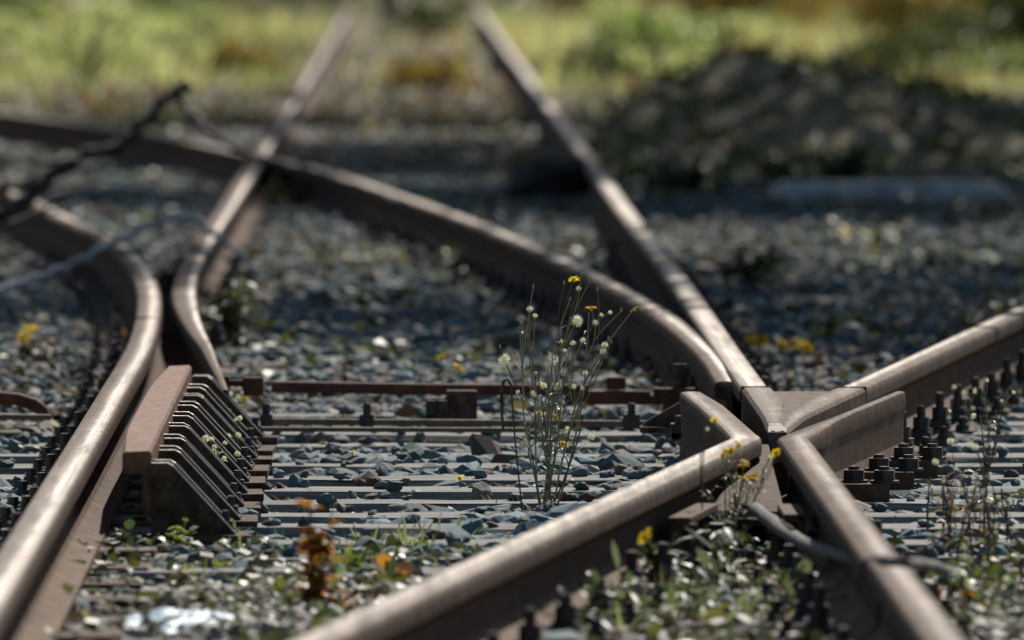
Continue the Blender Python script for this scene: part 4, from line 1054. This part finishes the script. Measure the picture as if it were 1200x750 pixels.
# ------------------------------------------------------------------ far grass, bushes
def blades(name, mat, K, y0, y1, h0, h1, w, mask=None, vfun=None, zf=None):
    T = []
    for k in range(5):
        v = []; f = []; bx = random.uniform(-.35, .35)
        for i in range(4):
            t = i / 3; ww = .5 * (1 - t * .85); v += [(-ww, bx * t * t * 0, t), (ww, 0, t)]
            v[-2] = (-ww, bx * t * t, t); v[-1] = (ww, bx * t * t, t)
        for i in range(3): a = i * 2; f += [(a, a + 1, a + 3), (a, a + 3, a + 2)]
        T.append((np.array(v, float), np.array(f)))
    y = y0 + (y1 - y0) * RNG.random(K) ** 1.3; a = -478 / FPX * y - .6; b_ = 722 / FPX * y + .6; x = a + (b_ - a) * RNG.random(K)
    if mask is not None: k = mask(x, y); x, y = x[k], y[k]
    K = len(x); h = RNG.uniform(h0, h1, K); pn = np.sin(x * 1.9 + 1.7 * np.sin(y * .21)) * .5 + .5 * np.sin(y * .33 + x * .7)
    h *= np.clip(1 + .5 * pn, .35, 1.6)
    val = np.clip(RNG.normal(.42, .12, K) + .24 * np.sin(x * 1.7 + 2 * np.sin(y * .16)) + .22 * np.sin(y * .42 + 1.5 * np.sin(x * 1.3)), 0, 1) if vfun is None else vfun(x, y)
    e = np.stack([RNG.normal(0, .25, K), RNG.normal(0, .25, K), RNG.uniform(0, 6.28, K)], 1)
    z = np.full(K, -.05) if zf is None else zf(x, y)
    return scatter(name, mat, T, np.stack([x, y, z], 1), np.stack([np.full(K, w) * h / h1 + w * .4, h, h], 1), e, val)
rail_gap = lambda x, y: (np.abs(x - XL) > .16) & (np.abs(x - XA) > .16)
def gmask(x, y):
    m = rail_gap(x, y); inside = (x > XL) & (x < XA)
    m &= ~(inside & (RNG.random(len(x)) > .10)); m &= RNG.random(len(x)) < np.clip((y - 88) / 16, .08, 1) * np.clip(.6 + .7 * np.sin(x * 2.0 + 1.6 * np.sin(y * .3)), .15, 1); 
    m &= ~((x > 1.0) & (y < 80)); return m
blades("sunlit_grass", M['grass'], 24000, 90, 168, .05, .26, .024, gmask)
def leaves_far(name, mat, K, y0, y1, s0, s1, keep):
    y = RNG.uniform(y0, y1, K); a = -478 / FPX * y - .4; b_ = 722 / FPX * y + .4; x = a + (b_ - a) * RNG.random(K); k = keep(x, y); x, y = x[k], y[k]; K = len(x); s_ = RNG.uniform(s0, s1, K)
    scatter(name, mat, LEAFT, np.stack([x, y, RNG.uniform(-.03, .05, K)], 1), np.stack([s_] * 3, 1), np.stack([RNG.normal(0, .5, K), RNG.normal(0, .5, K), RNG.uniform(0, 6.28, K)], 1), RNG.random(K))
leaves_far("fallen_leaves", M['orange'], 1800, 84, 125, .05, .12, lambda x, y: RNG.random(len(x)) < np.clip(.5 + .5 * np.sin(x * 2.3 + 1.4 * np.sin(y * .5)), .1, 1) * np.clip((y - 82) / 14, .1, 1))
leaves_far("dry_litter", M['litter'], 6500, 66, 125, .05, .12, lambda x, y: RNG.random(len(x)) < .9)
blades("shaded_verge_grass", M['bush'], 5000, 64, 84, .04, .14, .02, lambda x, y: rail_gap(x, y) & (RNG.random(len(x)) < np.clip((y - 62) / 20, .1, 1)) & ~((x > .9) & (y < 77)))
mv = np.array(MV); 
def on_mound(K):
    ix = RNG.integers(0, len(mv), K); p = mv[ix] + RNG.normal(0, .03, (K, 3)) * np.array([1, 1, .2]); return p
Pm = on_mound(5200); Pm = Pm[Pm[:, 2] > -.02]; K = len(Pm); sc_ = RNG.uniform(.04, .11, K)
scatter("mound_undergrowth", M['darkgreen'], LEAFT, Pm + np.array([0, 0, .03]), np.stack([sc_] * 3, 1), RNG.uniform(-.9, .9, (K, 3)) + np.array([0, 0, 0]), RNG.random(K))
Pg = on_mound(1500); Pg = Pg[(Pg[:, 2] > .05)]; K = len(Pg); hg = .05 + .3 * RNG.random(K) ** 3
BT = [(np.array([(-.5, 0, 0), (.5, 0, 0), (bx + .15, bx, .6), (bx * 1.9, bx * 2, 1.0)]), np.array([(0, 1, 2), (0, 2, 3)])) for bx in (-.3, .1, .35)]
scatter("mound_dry_grass", M['darklitter'], BT, Pg, np.stack([np.full(K, .018), hg * .8, hg], 1), np.stack([RNG.normal(0, .3, K), RNG.normal(0, .3, K), RNG.uniform(0, 6.28, K)], 1), RNG.random(K))

def bush(label, x, y, w, h, n, mat, leaf=.09, name="bush"):
    t = empty(name, (x, y, -.05)); tag(t, label, "bush", "bushes beyond the far grass")
    b = MB()
    for k in range(7):
        top = Vector((random.uniform(-w, w) * .6, random.uniform(-w, w) * .6, h * random.uniform(.5, .9))); b.tube(curve_pts((0, 0, -.05), top, .1, 6), [.03, .025, .02, .018, .014, .01, .006], 5)
    b.obj("branches", M['bark'], t)
    c = RNG.normal(size=(26, 3)); c /= np.linalg.norm(c, axis=1)[:, None]; c *= RNG.uniform(.35, .95, (26, 1)); 
    ci = RNG.integers(0, 26, n); p = c[ci] + RNG.normal(0, .15, (n, 3)); p = p * np.array([w, w, h * .5]) + np.array([0, 0, h * .52]); p[:, 2] = np.abs(p[:, 2])
    s = RNG.uniform(.6, 1.3, n) * leaf
    scatter("foliage", mat, LEAFT, p, np.stack([s] * 3, 1), RNG.uniform(-1.6, 1.6, (n, 3)), np.clip(RNG.normal(.45, .22, n), 0, 1), kind=None, parent=t)
for args in [
    ("green bush at the far left end of the grass", -5.2, 150, 1.5, 1.6, 2600, M['bush']),
    ("dark olive bush left of the far rails", -2.9, 160, 1.3, 1.8, 2400, M['bush']),
    ("round bush right of the far rails' ends", 2.4, 158, 1.2, 1.3, 2200, M['bushgold']),
    ("golden bush behind the dark mound's left slope", 3.6, 140, 1.0, 1.2, 2200, M['bushgold']),
    ("golden-orange bush behind the dark mound's right slope", 5.2, 138, 1.1, 1.2, 2200, M['bushgold']),
    ("pale green bush in the top right corner", 5.6, 118, .8, .9, 2200, M['bush']),
    ("tall green bush standing behind the golden ones", 4.6, 165, 1.7, 2.4, 2800, M['bush']),
    ("dark shrub between the far rails' ends", -.3, 170, 1.2, 1.9, 2000, M['bush']),
]: bush(*args)
spots = []
while len(spots) < 46:
    y = random.uniform(94, 160); x = random.uniform(-478 / FPX * y - .3, 722 / FPX * y + .3)
    if abs(x - XL) < .45 or abs(x - XA) < .45 or (x > .9 and y < 96): continue
    if XL < x < XA and random.random() < .6: continue
    spots.append((x, y))
spots.sort()
for i, (x, y) in enumerate(spots):
    kind = random.choices(["pale yellow-green", "golden", "dark olive", "orange-brown", "fresh green"], [6, 1.8, 2.4, .5, 2.2])[0]
    mt = {"pale yellow-green": M['paleleaf'], "golden": M['bushgold'], "dark olive": M['darkgreen'], "orange-brown": M['orange'], "fresh green": M['grassgreen']}[kind]
    side = "left of the far rails" if x < XL else ("between the far rails" if x < XA else "right of the far rails")
    sz = random.uniform(.28, .62)
    bush(f"{kind} weed clump {side}, {ORD[i]} of the far clumps from left", x, y, sz, sz * random.uniform(.6, 1.1), 420, mt, .085, "weed_clump")
# trees added out of frame so their crowns shade the middle distance
def tree(label, x, y, lean, h, cx, cy, cz, rx, ry, rz, n):
    t = empty("tree", (x, y, -.05)); tag(t, label, "tree", "unseen trees added for shade")
    top = Vector((cx - x, cy - y, cz)); b = MB()
    trunk = [Vector((0, 0, 0)), Vector((lean * .1, 0, h * .3)), Vector((lean * .5, (cy - y) * .3, h * .65)), top]
    b.tube(trunk, [.26, .2, .15, .06], 9)
    for k in range(12):
        d = Vector(RNG.normal(size=3)).normalized(); e = top + Vector((d.x * rx * .8, d.y * ry * .8, d.z * rz * .7))
        s0 = trunk[2].lerp(top, random.random() * .8); b.tube(curve_pts(s0, e, .08, 6), [.07, .06, .05, .04, .03, .02, .012], 6)
    b.obj("trunk", M['bark'], t, smooth=60)
    m = 46; c = RNG.normal(size=(m, 3)); c /= np.linalg.norm(c, axis=1)[:, None]; c *= RNG.uniform(.3, 1, (m, 1)) ** .6
    ci = RNG.integers(0, m, n); p = c[ci] * .85 + RNG.normal(0, .13, (n, 3)); p = p * np.array([rx, ry, rz]) + np.array(top)
    s_ = RNG.uniform(.14, .30, n); scatter("crown", M['bush'], LEAFT, p, np.stack([s_] * 3, 1), RNG.uniform(-1.6, 1.6, (n, 3)), np.clip(RNG.normal(.45, .22, n), 0, 1), kind=None, parent=t)
for a_ in [
    ("broad leafy tree out of view right of the concrete slab, added to shade the track", 8.5, 66, -3, 7, 4.9, 66, 8.0, 4.6, 6.4, 2.2, 11000),
    ("broad leafy tree out of view right of the dark mound, added to shade it", 9.0, 78, -3, 8, 4.2, 77, 9.0, 4.8, 5.8, 2.2, 14000),
    ("leafy tree out of view left of the far rails, added to shade them", -7.0, 63, 2, 7, -2.0, 65, 8.0, 3.4, 6.2, 2.0, 8500),
    ("leafy tree out of view on the left, added to shade ground before the sunlit grass", -8.0, 76, 2, 8, -2.4, 76, 9.0, 3.8, 5.0, 2.0, 7500),
    ("slender tree right of the track nearest the camera, unseen, added to shade the branch rail", 7.5, 49, -3, 7, 5.0, 49.6, 8.0, 4.2, 7.2, 2.2, 8500),
    ("slender tree left of the track nearest the camera, unseen, added to shade the stock rail", -6.5, 50, 2, 7, -1.2, 49.6, 8.0, 3.4, 7.0, 2.2, 7500),
    ("tall tree out of view behind the dark mound, added to shade the far rails", 9.0, 91, -3, 8, 4.8, 89, 9.5, 4.6, 4.4, 2.0, 6500),
    ("tall tree out of view left of the far rails, added to shade them", -8.5, 89, 2, 8, -2.2, 87, 9.5, 4.2, 3.6, 2.0, 6500),
]: tree(*a_)
# the wood beyond, one mass
K = 26000; xx = RNG.uniform(-26, 30, K); yy = RNG.uniform(182, 200, K); hh = 7 + 2.2 * np.sin(xx * .7) + 1.4 * np.sin(xx * 1.9 + 1); zz = hh * RNG.random(K) ** .8
s = RNG.uniform(.18, .42, K)
wood = scatter("woods", M['bush'], LEAFT, np.stack([xx, yy + zz * .3, zz], 1), np.stack([s] * 3, 1), RNG.uniform(-1.6, 1.6, (K, 3)), np.clip(RNG.normal(.35, .25, K), 0, 1))

# ------------------------------------------------------------------ light
SUN_EL, SUN_AZ = math.radians(43), math.radians(15)      # azimuth from +Y towards +X (behind the scene, to the right)
w = bpy.data.worlds.new("World"); S.world = w; w.use_nodes = True; nt = w.node_tree
sky = nt.nodes.new("ShaderNodeTexSky"); sky.sky_type = 'NISHITA'; sky.sun_disc = False
sky.sun_elevation = SUN_EL; sky.sun_rotation = SUN_AZ; sky.air_density = 1.0; sky.dust_density = .6
bg = nt.nodes["Background"]; nt.links.new(sky.outputs[0], bg.inputs[0]); bg.inputs[1].default_value = .07
sd = bpy.data.lights.new("sun", 'SUN'); sd.energy = 5.0; sd.angle = math.radians(.5); sd.color = (1.0, .94, .85)
so = bpy.data.objects.new("sun", sd); COL.objects.link(so)
dirv = Vector((math.sin(SUN_AZ) * math.cos(SUN_EL), math.cos(SUN_AZ) * math.cos(SUN_EL), math.sin(SUN_EL)))
so.rotation_euler = dirv.to_track_quat('Z', 'Y').to_euler(); so.location = (20, 40, 40)

S.view_settings.view_transform = 'Standard'; S.view_settings.look = 'None'; S.view_settings.exposure = 0.2; S.view_settings.gamma = 1
S.render.engine = 'CYCLES'
S.cycles.use_denoising = True
S.cycles.max_bounces = 8
